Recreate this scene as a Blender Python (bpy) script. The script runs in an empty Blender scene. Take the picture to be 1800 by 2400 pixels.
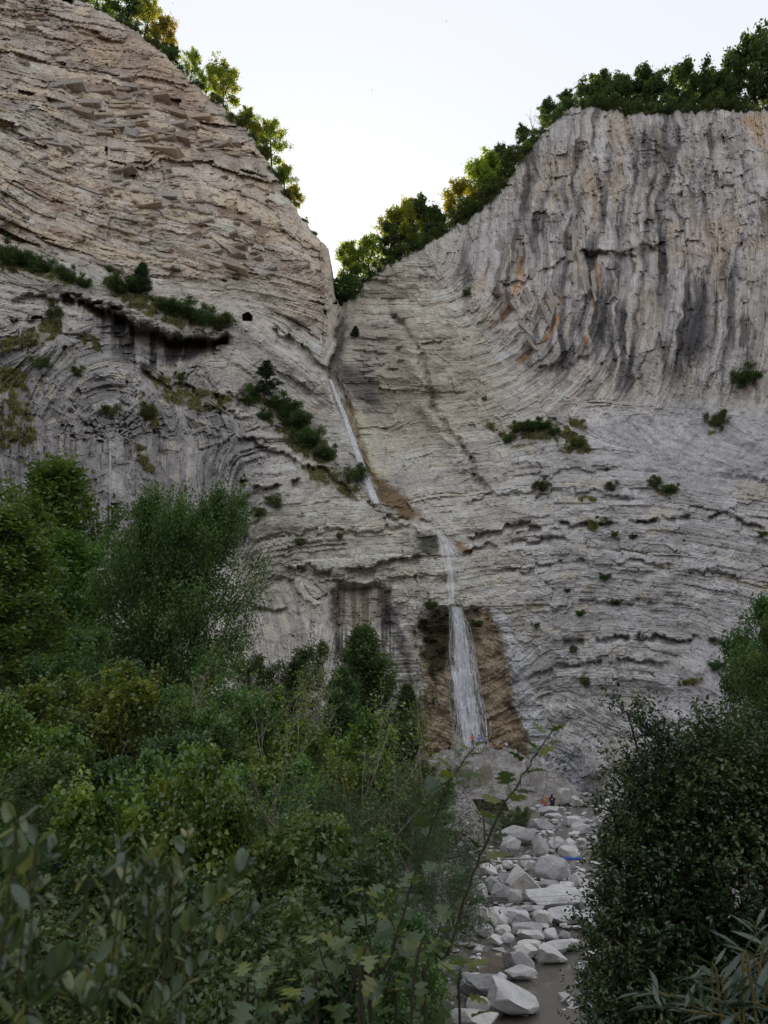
import bpy, bmesh, math, random
import numpy as np
from mathutils import Vector, Matrix, Euler

scene = bpy.context.scene
COL = scene.collection
rad = math.radians

# ------------------------------------------------------------------ camera
CAM_H = 4.8
PITCH = rad(18.0)
FPX = 1803.0                       # focal length in photograph pixels
cam_data = bpy.data.cameras.new('camera')
cam = bpy.data.objects.new('camera', cam_data)
COL.objects.link(cam)
cam.location = (0, 0, CAM_H)
cam.rotation_euler = (rad(90) + PITCH, 0, 0)
cam_data.sensor_fit = 'VERTICAL'
cam_data.sensor_height = 34.6
cam_data.lens = 26.0
cam_data.clip_start = 0.05
cam_data.clip_end = 3000
cam_data.dof.use_dof = True
cam_data.dof.focus_distance = 45.0
cam_data.dof.aperture_fstop = 11.0
scene.camera = cam

# ------------------------------------------------------------------ sky and sun
SUN_EL, SUN_AZ = rad(27), rad(-6)      # low sun beyond the cliff, azimuth from +Y
world = bpy.data.worlds.new('World')
scene.world = world
world.use_nodes = True
wn, wl = world.node_tree.nodes, world.node_tree.links
wn.clear()
sky_tex = wn.new('ShaderNodeTexSky')
sky_tex.sky_type = 'NISHITA'
sky_tex.sun_disc = False
sky_tex.sun_elevation = SUN_EL
sky_tex.sun_rotation = SUN_AZ
sky_tex.altitude = 900
sky_tex.air_density = 1.0
sky_tex.dust_density = 3.0
sky_tex.ozone_density = 1.0
hs = wn.new('ShaderNodeHueSaturation')
hs.inputs['Saturation'].default_value = 0.42
hs.inputs['Value'].default_value = 1.0
bg = wn.new('ShaderNodeBackground')
bg.inputs['Strength'].default_value = 0.12
wo = wn.new('ShaderNodeOutputWorld')
wl.new(sky_tex.outputs[0], hs.inputs['Color'])
veil = wn.new('ShaderNodeMix'); veil.data_type = 'RGBA'      # thin even high haze over the whole sky
veil.inputs[0].default_value = 0.88
veil.inputs[7].default_value = (4.0, 4.12, 4.42, 1)
wl.new(hs.outputs[0], veil.inputs[6])
wl.new(veil.outputs[2], bg.inputs['Color'])
wl.new(bg.outputs[0], wo.inputs['Surface'])

sun_data = bpy.data.lights.new('sun', 'SUN')
sun_data.energy = 5.0
sun_data.angle = rad(0.5)
sun_data.color = (1.0, 0.86, 0.66)
sun = bpy.data.objects.new('sun', sun_data)
COL.objects.link(sun)
_sd = Vector((math.sin(SUN_AZ) * math.cos(SUN_EL), math.cos(SUN_AZ) * math.cos(SUN_EL), math.sin(SUN_EL)))
sun.rotation_euler = (-_sd).to_track_quat('-Z', 'Y').to_euler()

scene.view_settings.view_transform = 'Standard'
scene.view_settings.look = 'None'
scene.view_settings.gamma = 1.0
scene.view_settings.use_curve_mapping = False
scene.view_settings.exposure = 0.92
scene.render.engine = 'CYCLES'
cy = scene.cycles
cy.max_bounces = 5
cy.diffuse_bounces = 3
cy.glossy_bounces = 2
cy.transmission_bounces = 3
cy.transparent_max_bounces = 12
cy.use_denoising = True
cy.caustics_reflective = False
cy.caustics_refractive = False

# ------------------------------------------------------------------ helpers
def unproject(u, v, Y):
    """Photograph pixel (1800x2400) at world distance Y ahead of the camera -> world point."""
    u = np.asarray(u, float); v = np.asarray(v, float)
    a = (u - 900.0) / FPX
    b = -(v - 1200.0) / FPX
    dy = math.cos(PITCH) - b * math.sin(PITCH)
    t = Y / dy
    return np.stack([a * t, np.zeros_like(t) + Y, CAM_H + (math.sin(PITCH) + b * math.cos(PITCH)) * t], -1)

def h01(*k):
    """hash of integer arrays -> [0,1)"""
    h = np.zeros(np.broadcast(*[np.asarray(q) for q in k]).shape, np.uint64) + np.uint64(0x9E3779B97F4A7C15)
    for i, q in enumerate(k):
        q = np.asarray(q).astype(np.int64).astype(np.uint64)
        h = (h ^ (q * np.uint64(0xBF58476D1CE4E5B9 + 2 * i))) * np.uint64(0x94D049BB133111EB)
        h ^= h >> np.uint64(29)
    h = h * np.uint64(0xD6E8FEB86659FD93)
    h ^= h >> np.uint64(32)
    return (h & np.uint64(0xFFFFFF)).astype(np.float64) / 16777216.0

def vnoise(x, y, seed=0):
    xi, yi = np.floor(x), np.floor(y)
    fx, fy = x - xi, y - yi
    fx = fx * fx * fx * (fx * (fx * 6 - 15) + 10)
    fy = fy * fy * fy * (fy * (fy * 6 - 15) + 10)
    a = h01(xi, yi, seed); b = h01(xi + 1, yi, seed)
    c = h01(xi, yi + 1, seed); d = h01(xi + 1, yi + 1, seed)
    return (a + (b - a) * fx) * (1 - fy) + (c + (d - c) * fx) * fy

def fbm(x, y, seed=0, octv=4, gain=0.5):
    s = np.zeros(np.broadcast(x, y).shape); a = 1.0; t = 0.0
    x = np.asarray(x, float); y = np.asarray(y, float)
    for o in range(octv):
        s += a * vnoise(x, y, seed + 17 * o); t += a
        x = x * 2.03 + 11.3; y = y * 2.03 + 5.7; a *= gain
    return s / t

def sstep(a, b, x):
    t = np.clip((x - a) / (b - a), 0, 1)
    return t * t * (3 - 2 * t)

def sdpoly(u, v, pts):
    """signed distance to a polygon, negative inside"""
    n = len(pts); d = np.full(u.shape, 1e18); ins = np.zeros(u.shape, bool)
    for i in range(n):
        x0, y0 = pts[i]; x1, y1 = pts[(i + 1) % n]
        ex, ey = x1 - x0, y1 - y0
        t = np.clip(((u - x0) * ex + (v - y0) * ey) / (ex * ex + ey * ey), 0, 1)
        d = np.minimum(d, (u - x0 - t * ex) ** 2 + (v - y0 - t * ey) ** 2)
        if y0 != y1:
            c = ((y0 > v) != (y1 > v)) & (u < ex * (v - y0) / ey + x0)
            ins ^= c
    d = np.sqrt(d)
    return np.where(ins, -d, d)

def pmask(u, v, pts, soft=20.0):
    return 1 - sstep(-soft, soft, sdpoly(u, v, pts))

def srgb(r, g, b):
    f = lambda c: (c / 255.0) / 12.92 if c <= 10 else (((c / 255.0) + 0.055) / 1.055) ** 2.4
    return np.array([f(r), f(g), f(b)])

def mesh_from(name, verts, faces, smooth=False, attrs=None, mats=()):
    """verts (n,3); faces (m,k) int array, k = 3 or 4"""
    me = bpy.data.meshes.new(name)
    verts = np.ascontiguousarray(verts, np.float32); faces = np.ascontiguousarray(faces, np.int32)
    m, k = faces.shape
    me.vertices.add(len(verts)); me.vertices.foreach_set('co', verts.ravel())
    me.loops.add(m * k); me.loops.foreach_set('vertex_index', faces.ravel())
    me.polygons.add(m); me.polygons.foreach_set('loop_start', np.arange(0, m * k, k, dtype=np.int32))
    if smooth is not None:
        me.polygons.foreach_set('use_smooth', np.full(m, bool(smooth)))
    me.update(calc_edges=True)
    for an, (ty, arr) in (attrs or {}).items():
        at = me.attributes.new(an, ty, 'POINT')
        if ty == 'FLOAT':
            at.data.foreach_set('value', np.ascontiguousarray(arr, np.float32).ravel())
        else:
            a4 = np.ones((len(verts), 4), np.float32); a4[:, :3] = arr
            at.data.foreach_set('color', a4.ravel())
    for mt in mats:
        me.materials.append(mt)
    return me

def link(name, me, parent=None, loc=None, rot=None, scale=None):
    o = bpy.data.objects.new(name, me); COL.objects.link(o)
    if parent is not None: o.parent = parent
    if loc is not None: o.location = loc
    if rot is not None: o.rotation_euler = rot
    if scale is not None: o.scale = scale if hasattr(scale, '__len__') else (scale,) * 3
    return o

def empty(name, loc=(0, 0, 0), rz=0.0):
    o = bpy.data.objects.new(name, None); COL.objects.link(o)
    o.location = loc; o.rotation_euler = (0, 0, rz); o.empty_display_size = 0.2
    return o

def tag(o, label=None, cat=None, group=None, kind=None):
    if label: o['label'] = label
    if cat: o['category'] = cat
    if group: o['group'] = group
    if kind: o['kind'] = kind
    return o

class NT:
    """small node-tree builder"""
    def __init__(self, name):
        self.m = bpy.data.materials.new(name); self.m.use_nodes = True
        self.t = self.m.node_tree; self.t.nodes.clear()
        self.out = self.n('ShaderNodeOutputMaterial')
    def n(self, ty, **kw):
        x = self.t.nodes.new(ty)
        for k, val in kw.items():
            if k.startswith('i_'):
                key = k[2:]
                key = int(key) if key.isdigit() else key.replace('_', ' ')
                x.inputs[key].default_value = val
            else: setattr(x, k, val)
        return x
    def l(self, a, b): self.t.links.new(a, b)
    def attr(self, name): return self.n('ShaderNodeAttribute', attribute_name=name)
    def math(self, op, a, b=None):
        x = self.n('ShaderNodeMath', operation=op)
        for i, q in enumerate((a, b)):
            if q is None: continue
            if isinstance(q, (int, float)): x.inputs[i].default_value = q
            else: self.l(q, x.inputs[i])
        return x.outputs[0]
    def ramp(self, fac, stops):
        x = self.n('ShaderNodeValToRGB'); e = x.color_ramp.elements
        while len(e) < len(stops): e.new(0.5)
        for q, (p, c) in zip(e, stops):
            q.position = p; q.color = (*c, 1) if hasattr(c, '__len__') else (c, c, c, 1)
        self.l(fac, x.inputs[0]); return x.outputs[0]
    def mix(self, a, b, fac, mode='MIX'):
        x = self.n('ShaderNodeMix', data_type='RGBA', blend_type=mode)
        for i, q in ((0, fac), (6, a), (7, b)):
            if isinstance(q, (int, float)): x.inputs[i].default_value = q
            elif isinstance(q, (tuple, list, np.ndarray)): x.inputs[i].default_value = (*q[:3], 1)
            else: self.l(q, x.inputs[i])
        return x.outputs[2]
    def noise(self, vec, scale, detail=4, rough=0.55, dims='3D'):
        x = self.n('ShaderNodeTexNoise', noise_dimensions=dims)
        x.inputs['Scale'].default_value = scale; x.inputs['Detail'].default_value = detail
        x.inputs['Roughness'].default_value = rough
        if vec is not None: self.l(vec, x.inputs['W' if dims == '1D' else 'Vector'])
        return x.outputs[0]
    def pos(self): return self.n('ShaderNodeNewGeometry').outputs['Position']
    def obj(self): return self.n('ShaderNodeTexCoord').outputs['Object']
    def bump(self, h, strength=0.5, dist=0.1):
        x = self.n('ShaderNodeBump'); x.inputs['Strength'].default_value = strength
        x.inputs['Distance'].default_value = dist; self.l(h, x.inputs['Height']); return x.outputs[0]
    def principled(self, col, rough=0.9, normal=None, spec=0.2, **kw):
        p = self.n('ShaderNodeBsdfPrincipled')
        if isinstance(col, (tuple, list, np.ndarray)): p.inputs['Base Color'].default_value = (*col[:3], 1)
        else: self.l(col, p.inputs['Base Color'])
        if isinstance(rough, (int, float)): p.inputs['Roughness'].default_value = rough
        else: self.l(rough, p.inputs['Roughness'])
        p.inputs['Specular IOR Level'].default_value = spec
        if normal is not None: self.l(normal, p.inputs['Normal'])
        for k, val in kw.items(): p.inputs[k.replace('_', ' ')].default_value = val
        self.l(p.outputs[0], self.out.inputs[0]); return p

def simple_mat(name, col, rough=0.8, var=0.15, scale=6.0, spec=0.2):
    t = NT(name)
    f = t.noise(t.obj(), scale, 4)
    c = t.mix(np.array(col) * (1 - var), np.minimum(np.array(col) * (1 + var), 1), f)
    t.principled(c, rough, t.bump(f, 0.25, 0.02), spec)
    return t.m

# ------------------------------------------------------------------ valley ground
def stream_x(y):
    return np.interp(y, [-30, 0, 10, 14, 22, 36, 50, 74, 90, 105, 140], [0.5, 1.6, 2.1, 2.6, 4.0, 7.3, 11.0, 19.0, 24.5, 29, 40])
def stream_z(y):
    return np.interp(y, [-60, 0, 14, 25, 40, 74, 105, 160], [-0.8, -0.25, 0.0, 0.15, 0.4, 1.0, 1.3, 1.5])
def ground_z(x, y):
    x = np.asarray(x, float); y = np.asarray(y, float)
    d = stream_x(y) - x
    half = np.interp(y, [0, 14, 30, 60, 105], [1.5, 1.7, 2.4, 5.0, 7.0])
    zl = 0.55 * sstep(half * .7, half * 1.5, d) + 0.20 * np.maximum(0, d - half * 1.8)
    zl += 0.006 * np.maximum(0, d - 14) ** 1.6
    zr = 0.55 * sstep(half * .7, half * 1.6, -d) + 0.26 * np.maximum(0, -d - half * 1.8)
    z = stream_z(y) - 0.35 + np.where(d > 0, zl, zr)
    z = z + (fbm(x / 3.5, y / 3.5, 5, 4) - 0.5) * 0.9 * sstep(half * .8, half * 3, np.abs(d))
    z = z + (fbm(x / 0.9, y / 0.9, 9, 3) - 0.5) * 0.22
    bank = 3.3 * (1 - sstep(2.6, 8.5, y))           # the bank the camera stands on
    z = np.maximum(z, bank - 0.5 + (fbm(x / 2.0, y / 2.0, 3) - .5) * .3) * sstep(-0.1, 0.1, bank) + z * (1 - sstep(-0.1, 0.1, bank))
    return z
def ground_hit(u, v, z_off=0.0, zfun=None):
    """world point where the ray of pixel (u,v) meets the ground"""
    Ys = np.linspace(9, 125, 1200)
    P = unproject(np.full(Ys.shape, u), np.full(Ys.shape, v), Ys)
    g = (zfun or (lambda x, y: stream_z(y)))(P[:, 0], P[:, 1]) + z_off
    k = np.argmax(P[:, 2] <= g)
    return P[k] if P[k, 2] <= g[k] else P[-1]
# ------------------------------------------------------------------ the cliff: folded limestone beds
RIM = [(-900, -500), (-60, -190), (60, -110), (130, -40), (215, 15), (300, 60), (390, 130), (455, 195), (520, 255), (590, 320), (640, 395),
       (680, 470), (715, 520), (745, 562), (770, 590), (776, 625), (783, 690), (795, 716), (830, 690), (870, 650), (930, 610), (1000, 572), (1060, 535), (1110, 505),
       (1160, 455), (1200, 405), (1240, 352), (1280, 305), (1320, 262), (1370, 250), (1440, 258), (1520, 272), (1600, 262), (1680, 258), (1740, 262), (1840, 250), (2700, 150)]
DEPTH = [(1860,260,146),(1700,260,152),(1400,255,158),(1250,320,160),(1100,500,160),(1000,570,158),(900,640,157),(820,700,156),
 (1850,600,138),(1500,600,148),(1300,700,144),(1100,720,149),(950,800,146),(860,850,146),
 (1850,880,128),(1650,950,130),(1400,960,133),(1200,1000,135),(1000,1000,139),(900,1000,141),
 (1850,1200,114),(1500,1200,122),(1250,1200,122),(1050,1230,121),(950,1190,124),
 (1850,1500,100),(1500,1500,110),(1280,1500,111),(1250,1780,107),(1400,1830,105),(1750,1750,92),(1100,1500,112),(1000,1500,110),(1850,1950,86),(1400,1950,103),
 (-60,-150,136),(0,0,138),(300,60,150),(500,250,153),(700,500,151),(775,640,148),
 (0,300,130),(300,350,138),(600,500,143),(0,600,118),(300,600,129),(550,700,135),(740,800,139),
 (-60,900,102),(0,900,106),(250,900,112),(450,900,125),(600,900,130),(700,1000,132),(790,1100,130),
 (-60,1200,94),(100,1150,99),(300,1150,104),(500,1150,113),(620,1150,118),(750,1150,121),(850,1200,121),
 (560,1350,113),(700,1350,113),(850,1300,116),(600,1550,101),(800,1600,104),(950,1650,108),(300,1500,92),(0,1500,86),
 (0,1950,74),(600,1950,92),(950,1950,101),(-900,400,70),(-900,1900,40),(2700,400,70),(2700,1900,40)]
_dp = np.array(DEPTH, float)
def _tps(r2): return np.where(r2 > 0, 0.5 * r2 * np.log(np.maximum(r2, 1e-9)), 0)
def _solve():
    q = _dp[:, :2] / 1000.0; n = len(q)
    K = _tps(((q[:, None] - q[None]) ** 2).sum(-1)) + np.eye(n) * 0.004
    Pm = np.hstack([np.ones((n, 1)), q])
    A = np.block([[K, Pm], [Pm.T, np.zeros((3, 3))]])
    return q, np.linalg.solve(A, np.concatenate([_dp[:, 2], np.zeros(3)]))
_q, _w = _solve()
def base_depth(u, v):
    u = np.asarray(u, float); v = np.asarray(v, float)
    x, y = u / 1000.0, v / 1000.0
    r = _w[-3] + _w[-2] * x + _w[-1] * y
    for (a, b), w in zip(_q, _w): r = r + w * _tps((x - a) ** 2 + (y - b) ** 2)
    return r

def gorge_u(v):
    return np.interp(v, [600, 700, 760, 830, 880, 930, 1010, 1080, 1180, 1230, 1300], [785, 790, 792, 780, 774, 797, 822, 842, 890, 960, 1010])

def beds(u, v, wobble=1.0):
    """bedding coordinate: its level lines are the folded strata as they run in the face"""
    wob = 0.0 if not wobble else (fbm(u / 260, v / 260, 41, 3) - .5) * 26 + (fbm(u / 70, v / 70, 43, 2) - .5) * 5
    ue = u - 0
    # upper left wall
    dipL = np.interp(u, [-900, 0, 120, 260, 420, 560, 680, 800], [-400, 0, 55, 108, 138, 170, 215, 275])
    dipT = np.interp(u, [-900, 0, 300, 600, 800], [-150, 0, 50, 95, 140])
    wt = sstep(420, 180, v - 0.25 * u)
    SL = v - (dipL * (1 - wt) + dipT * wt)
    # left anticline
    cu, cv = 265, 1040
    rx = (u - cu) * 1.15; ry = np.minimum(v - cv, 0)
    SA = cv - np.sqrt(rx * rx + ry * ry + 60)
    wA = pmask(u, v, [(60, 800), (230, 770), (420, 860), (490, 1010), (520, 1300), (480, 1700), (-100, 1700), (-100, 900)], 75)
    SA = SA - np.where(u > cu, 0, 0)
    # lower left wall and the slab left of the falls
    SB = v + 0.02 * (u - 600) - 26 * np.exp(-((u - 560) / 130) ** 2) - 0.35 * np.maximum(0, 620 - u)
    # the wall left of the gorge dips right
    SG = v - 0.5 * np.maximum(0, u - 560) - 0.12 * (u - 450)
    wG = sstep(640, 760, v) * sstep(1120, 960, v)
    wB = sstep(985, 1090, v + 0.15 * (u - 600))
    S_left = SL * (1 - wG) + SG * wG
    S_left = S_left * (1 - wB) + SB * wB
    S_left = S_left * (1 - wA) + SA * wA
    # steep flags left of the cave
    wF = pmask(u, v, [(590, 1370), (690, 1340), (770, 1400), (760, 1700), (560, 1700)], 30)
    S_left = S_left * (1 - wF) + (1400 - 0.9 * (u - 640) + .25 * (v - 1400)) * wF
    # right syncline
    uc, vc = 985, 575
    a = np.maximum(u - uc - 0.10 * (v - vc), 0); b = np.maximum(v - vc, 0)
    p = 2.3
    Ssyn = vc + (a ** p + b ** p + 1) ** (1 / p) + np.where(v < vc, 0.0, 0.0)
    Slow = v + np.interp(u, [900, 1000, 1300, 1600, 1850, 2700], [-20, 0, 34, 30, -25, -100])
    arch = 40 * np.exp(-((u - 1420) / 190) ** 2) * np.exp(-((v - 1520) / 130) ** 2)
    Slow = Slow + arch - 0.3 * np.maximum(0, 1300 - u) * sstep(1480, 1560, v) * sstep(1000, 1150, u)
    ws = sstep(945, 1075, v + 0.12 * (1400 - u))
    S_right = Ssyn * (1 - ws) + Slow * ws
    # bottom right hinge
    c2u, c2v = 1275, 1850
    SH = c2v - np.sqrt((u - c2u) ** 2 + np.minimum(v - c2v, 0) ** 2 + 50)
    wH = pmask(u, v, [(1230, 1660), (1330, 1650), (1560, 1740), (1560, 1990), (1230, 1990)], 30)
    S_right = S_right * (1 - wH) + SH * wH
    wR = sstep(-25, 25, u - gorge_u(v)) * sstep(1420, 1330, v) + sstep(985, 1010, u) * (1 - sstep(1420, 1330, v))
    return S_left * (1 - wR) + S_right * wR + wob

# bed stacks of several scales: edges, and random protrusion per bed
_rs = np.random.RandomState(7)
def _stack(lo, hi, n): return np.cumsum(_rs.uniform(lo, hi, n)) - 1400
ST_BIG, ST_MID, ST_FINE = _stack(26, 74, 110), _stack(6, 24, 380), _stack(3.6, 8.5, 960)
def layer(S, T, edges, seed, lmin, lmax):
    i = np.searchsorted(edges, S)
    ic = np.clip(i, 1, len(edges) - 1)
    f = (S - edges[ic - 1]) / (edges[ic] - edges[ic - 1])
    L = lmin + (lmax - lmin) * h01(ic, seed)
    j = np.floor(T / L + 13.7 * h01(ic, seed + 1) + 0.25 * (h01(ic, seed + 9) - .5) * f)
    fb = T / L + 13.7 * h01(ic, seed + 1); fb = fb - np.floor(fb)
    return ic, j, f, fb

def facets(T, S, LT, LS, seed):
    """jointed blocks: jittered cells in bedding coordinates, each a tilted facet"""
    gx, gy = T / LT, S / LS
    ix, iy = np.floor(gx), np.floor(gy)
    b1 = np.full(gx.shape, 9.); b2 = np.full(gx.shape, 9.)
    bx = np.zeros(gx.shape); by = np.zeros(gx.shape); lx = np.zeros(gx.shape); ly = np.zeros(gx.shape)
    for dx in (-1, 0, 1):
        for dy in (-1, 0, 1):
            cx, cy_ = ix + dx, iy + dy
            px, py = cx + .1 + .8 * h01(cx, cy_, seed), cy_ + .1 + .8 * h01(cx, cy_, seed + 1)
            d = np.maximum(np.abs(gx - px), np.abs(gy - py)) * .6 + np.hypot(gx - px, gy - py) * .4
            m = d < b1
            b2 = np.where(m, b1, np.minimum(b2, d))
            bx = np.where(m, cx, bx); by = np.where(m, cy_, by); lx = np.where(m, gx - px, lx); ly = np.where(m, gy - py, ly)
            b1 = np.where(m, d, b1)
    r0, r1, r2 = h01(bx, by, seed + 2), h01(bx, by, seed + 3), h01(bx, by, seed + 4)
    return r0, r1 - .5, r2 - .5, lx, ly, b2 - b1

def cliff_fields(u, v):
    S = beds(u, v)
    e = 1.5
    S0 = beds(u, v, 0); e = 14.0
    Su = (beds(u + e, v, 0) - S0) / e; Sv = (beds(u, v + e, 0) - S0) / e
    g = np.sqrt(Su * Su + Sv * Sv) + 1e-6
    nx, ny = Su / g, Sv / g
    # smooth the direction a little and build the along-bed coordinate
    ou, ov = 900.0, 900.0
    T = (u - ou) * ny - (v - ov) * nx
    # small faults shift the beds block by block
    f0, f1, f2, lx, ly, _ = facets(u + .3 * v, v - .2 * u, 150, 105, 700)
    wl_ = pmask(u, v, [(-900, -600), (500, -600), (800, 640), (600, 730), (180, 600), (-900, 560)], 50) + .5 * sstep(1050, 1200, u) * sstep(880, 800, v)
    S = S + ((f0 - .5) * 22 + f1 * lx * 22 + f2 * ly * 12) * (.55 + .15 * wl_)
    f0, f1, f2, lx, ly, _ = facets(u - .25 * v, v + .15 * u, 52, 44, 710)
    S = S + ((f0 - .5) * 9 + f1 * lx * 8) * (.6 + .2 * wl_)
    T = T + (f0 - .5) * 30
    return S, T, g, nx, ny

CAVE = [(782, 1384), (800, 1370), (850, 1374), (884, 1366), (914, 1380), (908, 1420), (918, 1470), (880, 1500), (830, 1540), (790, 1510), (776, 1450)]
FALLS = [(974, 1490), (984, 1458), (1008, 1434), (1045, 1422), (1085, 1417), (1125, 1423), (1158, 1444), (1182, 1484), (1198, 1540), (1212, 1640), (1245, 1745), (1260, 1810), (990, 1810), (978, 1700), (990, 1600), (972, 1520)]
OVERH = [(180, 688), (330, 740), (430, 790), (530, 778), (528, 812), (470, 850), (400, 862), (320, 840), (250, 790)]
TUNNEL = [(568, 752), (569, 738), (576, 733), (583, 733), (590, 740), (590, 752)]

def cliff_depth(u, v, full=True):
    """world Y of the rock surface for pixel (u,v), plus colour and strata attributes when full"""
    D = base_depth(u, v)
    wu = u + (fbm(u / 22, v / 22, 61, 3) - .5) * 26; wv = v + (fbm(u / 22, v / 22, 62, 3) - .5) * 22
    # the gorge: right wall set back behind the left one
    du = u - gorge_u(v) + (fbm(u / 30, v / 30, 64, 3) - .5) * 22 + (h01(np.floor(v / 13), 5) - .5) * 9
    k = sstep(560, 650, v) * sstep(1230, 1050, v)
    kk = sstep(640, 720, v) * sstep(1230, 1050, v)
    D = D + kk * 4.8 * sstep(-1.5, 2, du) * sstep(260, 40, du) - k * 3.4 * np.exp(-(du / 80) ** 2) * (du < 0)
    D = D + 1.6 * np.exp(-((u - gorge_u(v) - 10) / 12) ** 2) * sstep(850, 900, v) * sstep(1200, 1120, v)
    # overhanging recess of the lower falls, moss bank beside the middle fall, cave, dark overhang on the left
    sf = sdpoly(wu, wv, FALLS) + (fbm(u / 9, v / 9, 66, 3) - .5) * 16
    D = D + 2.0 * sstep(9, -26, sf)
    sc = sdpoly(wu * .6 + u * .4, wv * .6 + v * .4, CAVE)
    D = D + 3.6 * sstep(8, -14, sc) * sstep(1560, 1420, v)
    so = sdpoly(wu, wv, OVERH) + (facets(u, v, 24, 13, 760)[0] - .5) * 22
    D = D + 4.6 * sstep(10, -26, so)
    D = D - 2.2 * sstep(60, 8, sdpoly(wu, wv, [(150, 650), (330, 700), (540, 745), (535, 778), (430, 790), (330, 742), (180, 690)]))
    upR0 = pmask(wu, wv, [(1120, 480), (1350, 150), (2800, 100), (2800, 860), (1720, 900), (1560, 850), (1440, 890), (1330, 850), (1250, 870), (1180, 800), (1080, 690), (1020, 600)], 46)
    D = D - 1.8 * upR0
    D = D + 1.6 * pmask(wu, wv, [(1360, 590), (1430, 585), (1440, 720), (1370, 720)], 5) + 1.5 * pmask(wu, wv, [(1440, 600), (1520, 570), (1560, 600), (1550, 690), (1450, 720)], 6)
    D = D + 1.8 * pmask(wu, wv, [(1150, 690), (1200, 680), (1215, 760), (1160, 770)], 8)
    stn = sdpoly(u, v, TUNNEL)
    D = D + 5.0 * sstep(0.8, -0.8, stn)
    facL = h01(np.floor((u + .2 * v) / 31), 3, 8)
    # ledges: a line below which the rock is set back
    def ledge(pts, amt, reach, upsoft=3):
        xs, ys = [q[0] for q in pts], [q[1] for q in pts]
        l = np.interp(u, xs, ys); d = wv + (facL - .5) * 13 - l
        inu = sstep(xs[0] - 12, xs[0] + 15, u) * sstep(xs[-1] + 12, xs[-1] - 15, u)
        inu = inu * sstep(.22, .44, fbm(u / 42, v * 0 + ys[0], 167, 3))
        return amt * inu * sstep(-upsoft, upsoft, d) * sstep(reach, reach * .25, d)
    D = D + ledge([(665, 1326), (760, 1334), (880, 1322), (985, 1308)], 2.4, 46)
    D = D + ledge([(640, 1340), (740, 1362), (900, 1362), (1000, 1345)], 1.0, 30)
    D = D + ledge([(560, 1135), (640, 1142), (700, 1120)], 2.6, 34)
    D = D + ledge([(590, 1420), (640, 1424), (672, 1420)], 1.6, 26)
    D = D + ledge([(120, 690), (220, 712), (330, 758), (430, 795), (540, 786)], 3.2, 44)
    D = D + ledge([(20, 700), (110, 690), (190, 705)], 1.8, 34)
    D = D + ledge([(330, 872), (420, 905), (520, 925), (610, 930)], 1.6, 40)
    D = D + ledge([(640, 770), (700, 800), (770, 862)], 2.2, 40)
    D = D + ledge([(560, 1020), (650, 1052), (760, 1100), (840, 1170)], 1.8, 36)
    D = D + ledge([(880, 1205), (950, 1212), (1010, 1225)], 1.6, 20)
    D = D + ledge([(430, 945), (500, 950), (560, 975)], 1.4, 30)
    D = D + ledge([(0, 760), (80, 742), (130, 735)], 2.0, 26)
    D = D + ledge([(1170, 660), (1250, 648), (1330, 605), (1400, 585), (1480, 600), (1560, 560)], 1.2, 30)
    D = D + ledge([(1100, 1255), (1250, 1228), (1420, 1225), (1560, 1215), (1700, 1205), (1790, 1235)], 1.8, 24)
    D = D + ledge([(1290, 1500), (1400, 1492), (1540, 1488), (1690, 1500), (1790, 1525)], 1.9, 26)
    D = D + ledge([(1080, 1292), (1180, 1270), (1330, 1262)], 1.4, 20)
    D = D + ledge([(1090, 1170), (1200, 1158), (1350, 1150), (1480, 1160)], 1.2, 22)
    D = D + ledge([(1160, 1345), (1300, 1318), (1480, 1312), (1700, 1340)], 1.1, 20)
    D = D + ledge([(1200, 1600), (1300, 1560), (1420, 1545), (1560, 1552)], 1.3, 22)
    D = D + ledge([(1230, 1425), (1400, 1408), (1600, 1412)], .9, 18)
    D = D + ledge([(560, 1255), (700, 1248), (860, 1240), (960, 1236)], 1.0, 20)
    D = D + ledge([(1260, 870), (1330, 850), (1380, 835)], 1.5, 30)
    D = D + ledge([(1200, 1118), (1330, 1105), (1450, 1095)], 1.0, 22)
    D = D + ledge([(980, 810), (1060, 800), (1120, 790)], 1.0, 18)
    # diagonal crevice on the right wall
    l = np.interp(v, [690, 830, 960, 1090, 1190], [900, 980, 1020, 1105, 1150]); dd = u - l + (fbm(u / 25, v / 25, 71, 3) - .5) * 30
    D = D + 2.4 * np.exp(-(dd / 9) ** 2) * sstep(700, 760, v) * sstep(1200, 1120, v) - 2.2 * sstep(-60, 0, dd) * sstep(60, 0, dd) * sstep(760, 820, v) * sstep(1150, 1000, v)

    S, T, g, nx, ny = cliff_fields(u, v)
    tame = np.clip(1.9 / g, 0, 1) ** 1.5 * sstep(0.12, 0.4, g)
    upL = pmask(u, v, [(-900, -600), (500, -600), (800, 640), (780, 800), (600, 730), (420, 690), (180, 600), (-900, 560)], 50)
    upR = pmask(u, v, [(1120, 480), (1350, 150), (2800, 100), (2800, 900), (1700, 930), (1500, 880), (1250, 860), (1150, 800), (1020, 600)], 45)
    scree = pmask(u, v, [(1330, 980), (1480, 960), (1640, 940), (1800, 960), (1900, 1120), (1600, 1130), (1440, 1080)], 45)
    scree2 = pmask(u, v, [(1480, 1690), (1640, 1530), (1900, 1480), (1900, 2000), (1500, 1900)], 40)
    sc_all = np.maximum(scree, scree2)
    foldL = pmask(u, v, [(-200, 780), (250, 760), (450, 860), (650, 1050), (560, 1300), (-200, 1400)], 50)
    aB = 0.95 + 1.0 * upL + 0.1 * upR + 0.9 * foldL
    aM = 0.62 + 0.62 * upL + 0.12 * upR + 0.45 * foldL
    aF = 0.26 + 0.26 * upL + 0.10 * upR
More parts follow.
